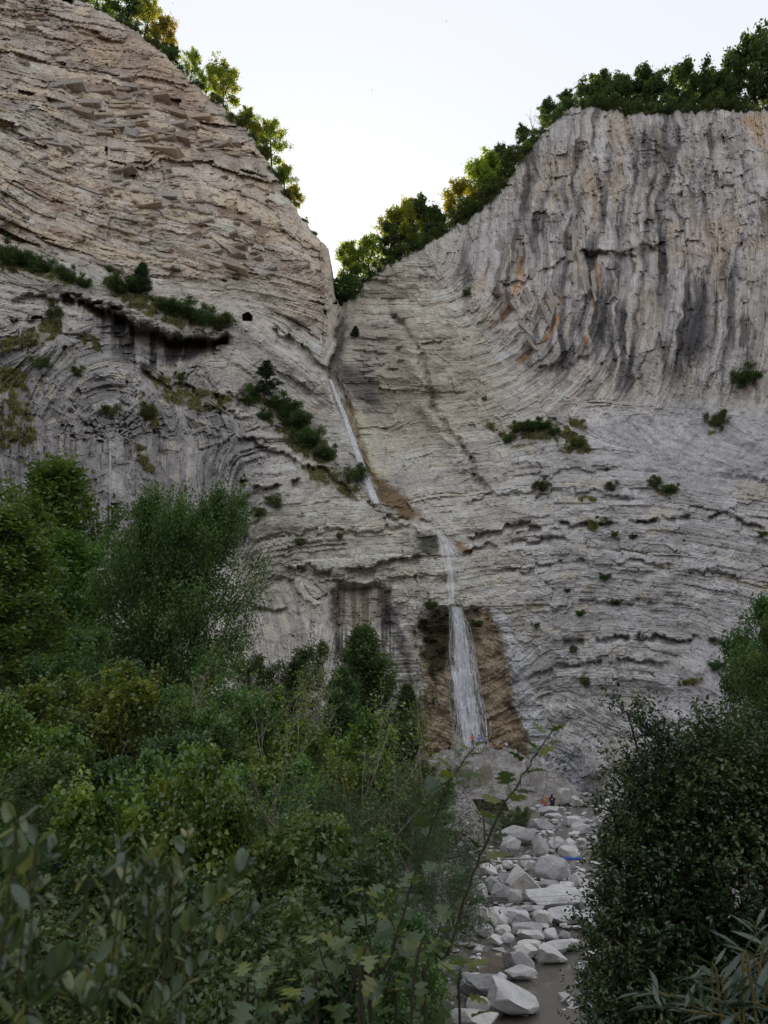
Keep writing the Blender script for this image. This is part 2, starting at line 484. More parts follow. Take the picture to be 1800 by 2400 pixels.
    patch = 0.35 + 1.3 * fbm(u / 90, v / 90, 77, 3) ** 1.5
    ib, jb, fbd, ft = layer(S, T, ST_BIG, 100, 120, 420)
    im, jm, fm, ftm = layer(S, T, ST_MID, 200, 26, 120)
    i_f, j_f, ff, ftf = layer(S, T, ST_FINE, 300, 9, 46)
    pb = h01(ib, 5) * .45 + h01(ib, jb, 6) * .55
    pm = h01(im, 15) * .4 + h01(im, jm, 16) * .6
    pf = h01(i_f, 25) * .4 + h01(i_f, j_f, 26) * .6
    # hard beds stick out with a sharp lower lip; soft shale joints sit back
    lip = 1 - 0.55 * sstep(.7, .0, ff) * 0
    joint = np.exp(-((np.minimum(fm, 1 - fm)) / 0.12) ** 2)
    off = aB * .8 * (pb - .5) + aM * .75 * patch * ((pm - .5) * 1.2 + .4 * (pm > .84)) + aF * (pf - .5) - aM * .22 * joint
    soft = (h01(im, 60) < .30) * (h01(im, np.floor(T / 95), 61) < .42) * sstep(.34, .6, fbm(T / 60, im * 7.3, 79, 2))
    off = off - aM * (.9 + .8 * upL) * soft
    a0, a1, a2, lx, ly, ed = facets(T, S, 84, 30, 720)
    off = off + (.42 + .45 * upL + .6 * upR + .3 * foldL) * ((a0 - .5) * .8 + a1 * lx * 1.1 + a2 * ly * .9)
    c0, c1, c2, mx, my, ed2 = facets(T, S, 27, 11, 730)
    off = off + (.20 + .25 * upL + .25 * upR) * patch * ((c0 - .5) * 1.0 + c1 * mx * 1.0 + c2 * my * .9) - .16 * sstep(.10, .0, ed2)
    off = off * tame * (1 - .75 * sc_all)
    lump = (fbm(u / 120, v / 120, 81, 4) - .5) * 5.5 + (fbm(u / 34, v / 34, 83, 4) - .5) * (1.5 + 1.2 * upL) + (fbm(u / 9, v / 9, 85, 3) - .5) * (.35 + .5 * sc_all)
    inT = sstep(4, -3, stn)
    D = D - (off + lump * .8) * (1 - .9 * inT)
    # inside the water-worn recess the rock is a lumpy tufa crust
    fm_ = sstep(0, -25, sf)
    D = D - fm_ * ((fbm(u / 28, v / 28, 91, 4) - .5) * 2.4)
    if not full: return D
    # ---------------------------------------------------------------- colour of the rock itself
    shape = u.shape
    C = np.zeros(shape + (3,))
    def lay(col, w):
        C[...] = C * (1 - w[..., None]) + np.asarray(col) * w[..., None]
    ONE = np.ones(shape)
    lay(srgb(198, 192, 183), ONE)
    warm = fbm(u / 150, v / 150, 120, 4)
    lay(srgb(190, 174, 155), upL * (.42 + .9 * (warm - .3)) * .95)
    lay(srgb(194, 187, 182), upR)
    lay(srgb(186, 176, 156), pmask(u, v, [(790, 690), (960, 610), (1100, 760), (1180, 960), (1010, 1060), (900, 1080), (800, 850)], 60) * .7)
    lay(srgb(194, 191, 190), sstep(920, 1120, v) * sstep(1100, 1400, u) * .85)
    lay(srgb(188, 182, 168), pmask(u, v, [(560, 1190), (960, 1180), (1000, 1400), (560, 1420)], 40) * .75)
    lay(srgb(156, 152, 151), foldL * .8)
    lay(srgb(176, 173, 176), sc_all * .8)
    C *= (.80 + .42 * fbm(u / 75, v / 60, 171, 4))[..., None]
    # every bed and block has its own tint
    C *= (0.80 + .40 * h01(im, 45) * .6 + .40 * h01(im, jm, 46) * .4 - .06)[..., None]
    C *= (0.88 + .24 * h01(i_f, j_f, 47))[..., None]
    C *= (0.90 + .20 * c0)[..., None] * (0.93 + .14 * a0)[..., None]
    tb = h01(im, jm, 48)
    lay(srgb(210, 192, 164), (tb > .78) * upL * .6 * tame)
    lay(srgb(150, 124, 104), ((tb < .06) & (warm > .45)) * upL * .6)
    lay(srgb(205, 196, 178), (h01(im, jm, 49) > .88) * (1 - upL) * .55 * (1 - sc_all))
    lay(srgb(198, 152, 100), (h01(im, jm, 50) > .90) * pmask(u, v, [(1100, 620), (1260, 560), (1420, 600), (1420, 900), (1150, 900)], 60) * .85)
    lay(srgb(172, 138, 114), pmask(u, v, [(180, 40), (330, 90), (480, 220), (500, 300), (430, 260), (300, 190), (150, 110)], 30) * .55 * warm * 1.4)
    lay(srgb(196, 160, 112), pmask(wu, wv, [(1730, 270), (1850, 262), (1850, 380), (1790, 350)], 14) * .7)
    lay(srgb(190, 168, 140), upR * sstep(.5, .66, fbm(u / 80, v / 140, 175, 4)) * .45)
    # water stains: dark algae streaks run straight down the face; last, painted crease shade
    uw = u + (fbm(u / 60, v / 60, 135, 3) - .5) * 40 + .07 * (v - 600)
    st = fbm(uw / 12, v / 150, 131, 4); st2 = fbm(uw / 55, v / 170, 133, 3)
    lay(srgb(70, 66, 66), upR * sstep(.46, .66, st * .45 + st2 * .55) * .74)
    lay(srgb(212, 208, 204), upR * sstep(.52, .70, fbm(uw / 14, v / 60, 137, 4)) * .5)
    for pts, a in (([(1300, 560), (1420, 560), (1440, 800), (1330, 860), (1270, 760)], .6), ([(1540, 560), (1650, 600), (1670, 820), (1580, 870)], .7),
                   ([(1240, 380), (1270, 380), (1300, 640), (1350, 900), (1310, 900), (1262, 640)], .45), ([(1430, 720), (1500, 720), (1510, 900), (1440, 930)], .65),
                   ([(1500, 440), (1530, 440), (1540, 700), (1510, 700)], .4), ([(1600, 250), (1660, 320), (1660, 560), (1620, 560)], .35), ([(1400, 330), (1560, 420), (1560, 560), (1420, 560)], .25)):
        lay(srgb(62, 60, 64), pmask(wu, wv, pts, 26) * a * sstep(.3, .6, st) * 1.2)
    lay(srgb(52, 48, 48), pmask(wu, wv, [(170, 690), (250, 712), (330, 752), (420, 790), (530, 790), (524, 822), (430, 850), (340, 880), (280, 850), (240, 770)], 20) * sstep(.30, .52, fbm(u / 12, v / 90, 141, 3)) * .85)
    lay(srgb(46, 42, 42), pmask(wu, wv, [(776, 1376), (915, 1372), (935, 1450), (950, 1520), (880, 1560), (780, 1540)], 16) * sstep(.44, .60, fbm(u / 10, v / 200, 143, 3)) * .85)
    lay(srgb(160, 146, 126), pmask(wu, wv, [(790, 1372), (905, 1372), (905, 1450), (790, 1490)], 10) * .5)
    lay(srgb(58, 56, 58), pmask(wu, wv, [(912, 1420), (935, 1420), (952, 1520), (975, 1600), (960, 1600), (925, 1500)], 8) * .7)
    lay(srgb(92, 86, 80), sstep(-10, 0, du) * sstep(34, 6, du) * sstep(715, 770, v) * sstep(930, 860, v) * (.5 + .6 * fbm(u / 14, v / 20, 145, 3)))  # shade of the gorge crease, painted into the rock colour
    # tufa and wet rock at the falls
    lay(srgb(176, 157, 130), sstep(9, -20, sf) * (.70 + .30 * fbm(u / 40, v / 40, 151, 3)))
    lay(srgb(138, 120, 98), sstep(4, -14, sf) * sstep(.50, .68, fbm(u / 16, v / 16, 153, 4)) * .6)
    lay(srgb(98, 88, 74), sstep(4, -6, sf) * sstep(60, 20, np.abs(u - np.interp(v, [1420, 1770], [1070, 1110]))) * .6)
    lay(srgb(48, 50, 26), pmask(wu, wv, [(978, 1440), (1050, 1435), (1056, 1500), (1040, 1560), (1020, 1600), (990, 1540)], 12) * .88)
    lay(srgb(44, 48, 24), pmask(wu, wv, [(978, 1248), (1020, 1244), (1034, 1270), (1034, 1300), (985, 1306), (972, 1280)], 8) * .85)
    lay(srgb(140, 104, 66), pmask(wu, wv, [(1060, 1260), (1080, 1282), (1120, 1290), (1110, 1305), (1060, 1300)], 6) * .8)
    lay(srgb(120, 96, 66), pmask(wu, wv, [(870, 1110), (900, 1120), (930, 1140), (990, 1205), (960, 1215), (880, 1170)], 10) * .9)
    lay(srgb(130, 104, 72), pmask(wu, wv, [(795, 940), (822, 950), (850, 1040), (880, 1110), (862, 1115), (825, 1000)], 10) * .8)
    lay(srgb(222, 210, 178), pmask(wu, wv, [(815, 960), (850, 965), (880, 1090), (915, 1110), (880, 1120), (850, 1050)], 10) * .7)
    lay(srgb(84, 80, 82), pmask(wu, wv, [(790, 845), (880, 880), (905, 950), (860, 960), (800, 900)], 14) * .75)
    # pale calcite band right of the lower fall
    wb = pmask(wu, wv, [(1150, 1430), (1180, 1440), (1225, 1530), (1255, 1640), (1290, 1760), (1310, 1830), (1258, 1830), (1244, 1745), (1208, 1640), (1192, 1520)], 12)
    lay(srgb(240, 240, 240), wb * .95)
    lay(srgb(214, 208, 196), pmask(wu, wv, [(1010, 1300), (1100, 1300), (1150, 1420), (1000, 1420)], 20) * .5)
    lay(srgb(186, 188, 192), pmask(wu, wv, [(1300, 1740), (1360, 1760), (1380, 1850), (1310, 1850)], 12) * .7)
    # soil and turf in the ledges
    turf = np.zeros(shape)
    for pts in TURF:
        turf = np.maximum(turf, pmask(wu, wv, pts, 9))
    turf = turf * sstep(.38, .62, fbm(u / 16, v / 12, 161, 4) + .10)
    lay(srgb(126, 120, 90), turf * .55)
    lay(srgb(26, 22, 20), inT * .0)
    C[...] = np.clip(C * 1.12, 0.01, .70)
    return D, C, S, tame * (1 - sc_all), turf

TURF = [[(0, 600), (80, 612), (200, 660), (190, 680), (60, 640), (0, 640)], [(0, 800), (60, 775), (140, 740), (145, 790), (80, 812), (0, 830)],
        [(160, 770), (230, 790), (240, 830), (200, 810)], [(0, 860), (60, 870), (70, 960), (40, 1040), (0, 1060)], [(60, 960), (85, 1000), (75, 1060), (50, 1040)],
        [(265, 665), (350, 690), (420, 730), (520, 745), (520, 775), (430, 775), (300, 720), (255, 690)], [(330, 860), (420, 900), (540, 930), (560, 950), (470, 965), (390, 940)],
        [(600, 935), (650, 930), (720, 990), (790, 1070), (760, 1090), (690, 1060), (630, 990)], [(700, 1090), (800, 1100), (850, 1150), (830, 1170), (720, 1120)],
        [(310, 1040), (340, 1050), (365, 1110), (340, 1105)], [(1120, 985), (1180, 1000), (1250, 990), (1330, 1000), (1380, 1040), (1385, 1065), (1330, 1060), (1280, 1030), (1190, 1030), (1150, 1010)],
        [(1330, 980), (1370, 985), (1375, 1010), (1335, 1000)], [(330, 970), (370, 980), (380, 1000), (345, 1010)], [(1530, 1140), (1570, 1150), (1600, 1165), (1540, 1160)],
        [(1360, 1160), (1400, 1170), (1390, 1180), (1355, 1175)], [(1590, 1600), (1650, 1590), (1640, 1605), (1600, 1610)], [(1660, 985), (1700, 960), (1690, 1010), (1660, 1020)], [(1370, 1215), (1420, 1230), (1400, 1250), (1375, 1240)]]

def build_cliff():
    us = np.concatenate([np.arange(-900, -60, 24.0), np.arange(-60, 1861, CLIFF_STEP), np.arange(1880, 2701, 24.0)])
    nr = int(2080 / CLIFF_STEP)
    rim = np.interp(us, [q[0] for q in RIM], [q[1] for q in RIM]) + (fbm(us / 9, us * 0, 21, 3) - .5) * 22
    va = np.concatenate([np.arange(rim.min() - 1, -200, 24.0), np.arange(-200, 1960, CLIFF_STEP)])
    nr = len(va)
    U = np.repeat(us[None], nr, 0)
    V = np.maximum(va[:, None], rim[None])
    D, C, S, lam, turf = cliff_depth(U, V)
    # round the rim back into the slope behind it
    dv = V - rim[None]
    D = D + 2.2 * np.exp(-dv / 14.0)
    P = unproject(U, V, D)
    # the slope and plateau behind the rim
    back = np.array([1.5, 4, 8, 13, 20, 30, 45, 70, 110, 170, 260, 420])
    top = P[0]
    rows = []
    for d in back[::-1]:
        q = top.copy(); q[:, 1] += d
        rise = 0.35 * min(d, 6) + 0.10 * min(max(d - 6, 0), 20) - 0.12 * max(d - 26, 0)
        q[:, 2] += rise + (fbm(q[:, 0] / 5, q[:, 1] / 5, 33, 3) - .5) * min(d, 3) * .5
        rows.append(q)
    nb = len(back)
    P = np.concatenate([np.array(rows), P], 0)
    Cb = np.zeros((nb,) + C.shape[1:]) + srgb(70, 66, 42)
    C = np.concatenate([Cb, C], 0); S = np.concatenate([np.zeros((nb, S.shape[1])), S], 0)
    lam = np.concatenate([np.zeros((nb, lam.shape[1])), lam], 0)
    n, m = P.shape[:2]
    idx = np.arange(n * m).reshape(n, m)
    F = np.stack([idx[:-1, :-1], idx[1:, :-1], idx[1:, 1:], idx[:-1, 1:]], -1).reshape(-1, 4)
    Vf = np.concatenate([np.tile(np.arange(-nb, 0.0)[:, None] - 9999, (1, m)), V], 0).ravel()
    F = F[np.abs(Vf[F[:, 0]] - Vf[F[:, 1]]) + np.abs(Vf[F[:, 3]] - Vf[F[:, 2]]) > 1e-6]
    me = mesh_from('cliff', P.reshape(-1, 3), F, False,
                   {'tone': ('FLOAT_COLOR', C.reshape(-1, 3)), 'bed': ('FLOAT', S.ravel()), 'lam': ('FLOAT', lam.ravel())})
    return me

def rock_material():
    t = NT('limestone')
    p = t.pos()
    col = t.attr('tone').outputs['Color']
    bed = t.attr('bed').outputs['Fac']; lam = t.attr('lam').outputs['Fac']
    n1 = t.noise(p, 0.9, 6, .62); n2 = t.noise(p, 5.0, 5, .6)
    nb = t.noise(t.math('ADD', t.math('MULTIPLY', bed, 0.42), t.math('MULTIPLY', n1, 2.6)), 1.0, 3, .6, '1D')
    v1 = t.ramp(n1, [(.25, .78), (.75, 1.18)])
    v2 = t.ramp(n2, [(.3, .80), (.7, 1.16)])
    v3 = t.ramp(nb, [(.34, .66), (.46, .97), (.7, 1.16)])
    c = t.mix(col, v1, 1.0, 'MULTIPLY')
    c = t.mix(c, v2, 1.0, 'MULTIPLY')
    c = t.mix(c, v3, t.math('MULTIPLY', lam, .75), 'MULTIPLY')
    vor = t.n('ShaderNodeTexVoronoi', feature='DISTANCE_TO_EDGE'); vor.inputs['Scale'].default_value = 0.55
    wp = t.n('ShaderNodeVectorMath', operation='ADD')
    nz = t.n('ShaderNodeTexNoise'); nz.inputs['Scale'].default_value = 0.7
    t.l(p, nz.inputs['Vector']); t.l(p, wp.inputs[0]); t.l(nz.outputs['Color'], wp.inputs[1])
    t.l(wp.outputs[0], vor.inputs['Vector'])
    crack = t.ramp(vor.outputs['Distance'], [(0, 0.0), (.045, 1.0)])
    h = t.math('ADD', t.math('MULTIPLY', n1, .9), t.math('MULTIPLY', n2, .35))
    h = t.math('ADD', h, t.math('MULTIPLY', t.math('MULTIPLY', nb, lam), .9))
    h = t.math('ADD', h, t.math('MULTIPLY', crack, .10))
    t.principled(c, .92, t.bump(h, 1.0, .38), .15)
    return t.m
CLIFF_STEP = 2.6
ROCK = rock_material()
cliff_mesh = build_cliff()
cliff_mesh.materials.append(ROCK)
cliff = tag(link('cliff', cliff_mesh), kind='structure')
# ------------------------------------------------------------------ ground sheet
def build_ground():
    xs = np.concatenate([np.linspace(-400, -60, 40), np.arange(-59, 60, .55), np.linspace(61, 400, 40)])
    ys = np.concatenate([np.linspace(-300, -5, 30), np.arange(-4, 45, .36), np.arange(45, 125, .8), np.linspace(126, 420, 20)])
    X, Y = np.meshgrid(xs, ys)
    Z = ground_z(X, Y)
    Z = np.where(Y > 118, np.minimum(Z, 6), Z)
    P = np.stack([X, Y, Z], -1)
    n, m = X.shape
    idx = np.arange(n * m).reshape(n, m)
    F = np.stack([idx[:-1, :-1], idx[:-1, 1:], idx[1:, 1:], idx[1:, :-1]], -1).reshape(-1, 4)
    d = np.abs(stream_x(Y) - X)
    half = np.interp(Y, [0, 14, 30, 60, 105], [1.5, 1.7, 2.4, 5.0, 7.0])
    soil = sstep(half * 1.6, half * 3.4, d + (fbm(X / 2, Y / 2, 8) - .5) * 5 * np.minimum(half / 3, 1.5))
    C = srgb(158, 153, 150) * (1 - soil[..., None]) + srgb(74, 64, 50) * soil[..., None]
    wet = sstep(half * 1.3, half * .7, d)
    C = C * (1 - .5 * wet[..., None])
    me = mesh_from('ground', P.reshape(-1, 3), F, True, {'tone': ('FLOAT_COLOR', C.reshape(-1, 3))})
    t = NT('valley_gravel')
    p = t.pos()
    n1 = t.noise(p, 2.2, 6, .65)
    vor = t.n('ShaderNodeTexVoronoi'); vor.inputs['Scale'].default_value = 5.0; t.l(p, vor.inputs['Vector'])
    c = t.mix(t.attr('tone').outputs['Color'], t.ramp(n1, [(.25, .7), (.75, 1.2)]), 1.0, 'MULTIPLY')
    c = t.mix(c, t.ramp(vor.outputs['Color'], [(0, .72), (1, 1.15)]), 1.0, 'MULTIPLY')
    h = t.math('ADD', n1, t.math('MULTIPLY', vor.outputs['Distance'], -.7))
    t.principled(c, .95, t.bump(h, .7, .12), .15)
    me.materials.append(t.m)
    return me
ground = tag(link('ground', build_ground()), kind='structure')
# ------------------------------------------------------------------ rock mound below the falls
def build_mound():
    cx, cyy, rx, ry, hz = 11.6, 97.0, 10.5, 9.5, 4.9
    n = 190
    a = np.linspace(-1.15, 1.15, n)
    X, Y = np.meshgrid(cx + a * rx, cyy + a * ry)
    r = np.sqrt(((X - cx) / rx) ** 2 + ((Y - cyy) / ry) ** 2) + (fbm(X / 4, Y / 4, 301, 3) - .5) * .35
    prof = np.clip(1 - np.clip(r, 0, 1.2) ** 2.6, -.4, 1)
    Z = 1.0 + hz * prof
    S = Z * 14 + (X - cx) * 9 + Y * 3
    T = X * 14 - Y * 6
    im, jm, fm, _ = layer(S, T, ST_MID, 500, 14, 60)
    f0, f1, f2, lx, ly, ed = facets(X * 1.0 + Y * .4, Y - .3 * X + Z * 1.5, 1.7, 1.0, 320)
    off = (h01(im, 3) * .4 + h01(im, jm, 4) * .6 - .5) * .5 + (fbm(X / 1.2, Y / 1.2, 305, 4) - .5) * .8 + (f0 - .5) * 1.15 + f1 * lx * 1.0 + f2 * ly * .8 - .3 * sstep(.12, 0, ed)
    Z = Z + off * sstep(-.3, .3, prof)
    P = np.stack([X, Y, Z], -1)
    idx = np.arange(n * n).reshape(n, n)
    F = np.stack([idx[:-1, :-1], idx[:-1, 1:], idx[1:, 1:], idx[1:, :-1]], -1).reshape(-1, 4)
    C = srgb(176, 171, 166) * (0.82 + .3 * h01(im, jm, 9))[..., None]
    g = sstep(.58, .7, fbm(X / 2.2, Y / 2.2, 309, 4)) * .6
    C = C * (1 - g[..., None]) + srgb(112, 108, 84) * g[..., None]
    me = mesh_from('rock_mound', P.reshape(-1, 3), F, False, {'tone': ('FLOAT_COLOR', C.reshape(-1, 3)), 'bed': ('FLOAT', S.ravel()), 'lam': ('FLOAT', S.ravel() * 0 + .5)})
    me.materials.append(ROCK)
    def top(x, y=None):
        if y is None:
            j = int(np.clip((x - X[0, 0]) / (X[0, -1] - X[0, 0]) * (n - 1), 0, n - 1)); i = int(np.argmax((Z[:, j] - CAM_H) / Y[:, j])); return float(Y[i, j]), float(Z[i, j])
        i = int(np.clip((y - Y[0, 0]) / (Y[-1, 0] - Y[0, 0]) * (n - 1), 0, n - 1)); j = int(np.clip((x - X[0, 0]) / (X[0, -1] - X[0, 0]) * (n - 1), 0, n - 1))
        return float(Z[i, j])
    return me, top
mound_me, mound_top = build_mound()
tag(link('rock_mound', mound_me), kind='structure')

# ------------------------------------------------------------------ slabs of the broken beds, parts of the cliff
def slab_mesh(seed):
    r = random.Random(seed)
    bm = bmesh.new(); bmesh.ops.create_cube(bm, size=1.0)
    for v in bm.verts:
        v.co.x *= r.uniform(.88, 1.05); v.co.y *= r.uniform(.88, 1.06); v.co.z *= r.uniform(.8, 1.05)
        v.co.x += v.co.y * r.uniform(-.05, .05)
        if r.random() < .25: v.co.x *= .85
    bmesh.ops.subdivide_edges(bm, edges=[e for e in bm.edges if abs(e.verts[0].co.x - e.verts[1].co.x) > .5], cuts=1)
    for v in bm.verts:
        if abs(v.co.x) < .3: v.co.y += r.uniform(-.08, .12); v.co.z += r.uniform(-.07, .07)
    me = bpy.data.meshes.new('rock_slab'); bm.to_mesh(me); bm.free()
    me.materials.append(SLAB[seed % 3])
    return me
def slab_mat(name, c):
    t = NT(name); p = t.pos()
    n1 = t.noise(p, 1.3, 6, .62); n2 = t.noise(p, 6, 4, .6)
    rnd = t.n('ShaderNodeObjectInfo').outputs['Random']
    k = t.mix(np.array(c), np.array(c) * np.array([.72, .74, .78]), rnd)
    k = t.mix(k, t.ramp(n1, [(.25, .72), (.75, 1.2)]), 1.0, 'MULTIPLY')
    k = t.mix(k, t.ramp(n2, [(.3, .82), (.7, 1.14)]), 1.0, 'MULTIPLY')
    t.principled(k, .92, t.bump(t.math('ADD', n1, t.math('MULTIPLY', n2, .4)), .7, .25), .15)
    return t.m
SLAB = [slab_mat('tan_slab', srgb(196, 178, 156)), slab_mat('grey_slab', srgb(182, 173, 163)), slab_mat('brown_slab', srgb(172, 156, 140))]
slab_protos = [slab_mesh(s) for s in range(15)]
def add_slabs(n, poly, seed, lmin, lmax, tmin, tmax, protos, pr=(.25, .9)):
    r = np.random.RandomState(seed)
    xs = [q[0] for q in poly]; ys = [q[1] for q in poly]
    U, V = r.uniform(min(xs), max(xs), n * 6), r.uniform(min(ys), max(ys), n * 6)
    k = (sdpoly(U, V, poly) < -4) & (fbm(U / 70, V / 70, seed + 3, 3) > .42); U, V = U[k][:n], V[k][:n]
    S, T, g, nx, ny = cliff_fields(U, V)
    D = cliff_depth(U, V, False)
    P = unproject(U, V, D)
    for i in range(len(U)):
        px = float(D[i]) / FPX * 1.05
        L, th = r.uniform(lmin, lmax) ** 1.0 * px, r.uniform(tmin, tmax) * px
        dep = r.uniform(2.0, 4.0); pro = r.uniform(*pr)
        ang = math.atan2(nx[i], ny[i]) + r.normal(0, .07)
        o = link('rock_slab', protos[r.randint(len(protos))], cliff)
        o.location = (P[i, 0], P[i, 1] + dep / 2 - pro, P[i, 2])
        o.rotation_euler = (r.normal(.05, .05), ang, r.normal(0, .12))
        o.scale = (L, dep, th)
add_slabs(100, [(40, 20), (190, 20), (330, 110), (520, 290), (640, 470), (730, 600), (710, 680), (560, 640), (330, 560), (60, 400)], 11, 20, 80, 4, 10, slab_protos, (.1, .4))
add_slabs(30, [(120, 180), (330, 210), (520, 300), (540, 360), (300, 340), (100, 280)], 12, 50, 120, 7, 15, slab_protos, (.3, .9))
add_slabs(40, [(820, 760), (930, 690), (990, 800), (1010, 860), (930, 900), (830, 880)], 13, 20, 60, 4, 9, slab_protos[1::3])
add_slabs(28, [(1150, 560), (1400, 520), (1430, 800), (1250, 850), (1170, 760)], 14, 24, 80, 6, 15, slab_protos[1::3], (.3, 1.1))
def add_named_slabs(lst, proto_i, pro):
    """the few long slabs the eye picks out: (u0, v0, u1, v1, thickness px)"""
    for k, (u0, v0, u1, v1, th) in enumerate(lst):
        u, v = (u0 + u1) / 2, (v0 + v1) / 2
        D = float(cliff_depth(np.array([u]), np.array([v]), False)[0]); p = unproject(u, v, D)
        px = D / FPX * 1.05
        o = link('rock_slab', slab_protos[(proto_i + k) % 15], cliff)
        o.location = (p[0], p[1] + 1.6 - pro, p[2]); o.rotation_euler = (0, math.atan2(v1 - v0, u1 - u0), random.Random(k).uniform(-.15, .15))
        o.scale = (math.hypot(u1 - u0, v1 - v0) * px, 3.2, th * px)
add_named_slabs([(345, 246, 450, 272, 13), (285, 305, 335, 322, 26), (335, 308, 450, 322, 14), (275, 338, 440, 360, 9), (250, 195, 340, 212, 11), (130, 248, 230, 272, 13),
                 (400, 282, 510, 268, 13), (90, 330, 180, 352, 10), (20, 140, 75, 152, 12), (520, 360, 570, 366, 12), (350, 458, 420, 464, 10), (200, 610, 300, 640, 10),
                 (470, 600, 590, 640, 8), (150, 420, 260, 470, 9)], 3, .8)

# ------------------------------------------------------------------ boulders of the stream bed
def boulder_mesh(seed, kind):
    r = np.random.RandomState(seed)
    bm = bmesh.new(); bmesh.ops.create_icosphere(bm, subdivisions=4, radius=1.0)
    co = np.array([v.co[:] for v in bm.verts])
    fac = {'block': (22, .55, .74), 'slab': (22, .52, .72), 'round': (26, .74, .86), 'wedge': (20, .50, .70)}[kind]
    pl = r.normal(size=(fac[0], 3)); pl /= np.linalg.norm(pl, axis=1)[:, None]
    if kind in ('block', 'slab'):
        ax = np.array([[1, 0, 0], [-1, 0, 0], [0, 1, 0], [0, -1, 0], [0, 0, 1.]]) + r.normal(0, .22, (5, 3))
        pl = np.concatenate([ax / np.linalg.norm(ax, axis=1)[:, None], pl[:14]])
    for n in pl:
        d = r.uniform(fac[1], fac[2])
        s = co @ n - d
        co -= np.maximum(s, 0)[:, None] * n[None] * .985
    if kind == 'wedge':
        n = np.array([.62 + r.uniform(-.15, .1), -.25, .75]); n /= np.linalg.norm(n)
        s = co @ n - .12; co -= np.maximum(s, 0)[:, None] * n[None] * .99
    q = co * 3.1
    co += co * ((fbm(q[:, 0] + q[:, 2] * .7, q[:, 1] + q[:, 2] * .9, seed, 4) - .5) * .07)[:, None]
    lo, hi = co.min(0), co.max(0)
    co = (co - lo) / (hi - lo); co[:, :2] -= .5
    for v, c in zip(bm.verts, co): v.co = c
    me = bpy.data.meshes.new('boulder'); bm.to_mesh(me); bm.free()
    me.materials.append(STONE)
    return me
def stone_material():
    t = NT('stream_stone'); p = t.obj(); w = t.pos()
    rnd = t.n('ShaderNodeObjectInfo').outputs['Random']
    base = t.ramp(rnd, [(0, srgb(160, 158, 158)), (.3, srgb(192, 190, 190)), (.7, srgb(212, 210, 208)), (1, srgb(204, 199, 192))])
    n1 = t.noise(w, 2.1, 6, .62); n2 = t.noise(w, 11, 5, .6)
    c = t.mix(base, t.ramp(n1, [(.28, .72), (.72, 1.14)]), 1.0, 'MULTIPLY')
    c = t.mix(c, t.ramp(n2, [(.3, .84), (.7, 1.1)]), 1.0, 'MULTIPLY')
    sep = t.n('ShaderNodeSeparateXYZ'); t.l(p, sep.inputs[0])
    wet = t.ramp(t.math('ADD', sep.outputs[2], t.math('MULTIPLY', n1, .12)), [(.20, .42), (.30, 1.0)])   # water-stained foot
    c = t.mix(c, wet, 1.0, 'MULTIPLY')
    t.principled(c, .85, t.bump(t.math('ADD', n1, t.math('MULTIPLY', n2, .35)), .6, .10), .2)
    return t.m
STONE = stone_material()
BP = {k: [boulder_mesh(900 + 31 * i + j * 7, k) for j in range(m)] for i, (k, m) in enumerate((('block', 7), ('slab', 6), ('round', 4), ('wedge', 4)))}
_placed = []
def boulder(u, vb, w, h, kind, k, label, group=None, rz=None, deep=.9, sink=.18):
    p = ground_hit(u, vb)
    s = p[1] / FPX * 1.04
    W, H = w * s * .98, h * s * .92
    dp = deep * W if kind != 'slab' else max(.7 * W, H)
    me = BP[kind][k % len(BP[kind])]
    r = random.Random(int(u * 7 + vb))
    o = link('boulder', me, None, (p[0], p[1] + dp * .35, p[2] - H * sink), (r.uniform(-.06, .06), r.uniform(-.08, .08), r.uniform(-.35, .35) if rz is None else rz), (W, dp, H * (1 + sink)))
    _placed.append((p[0], p[1] + dp * .35, W * .5))
    return tag(o, label, 'boulder', group)
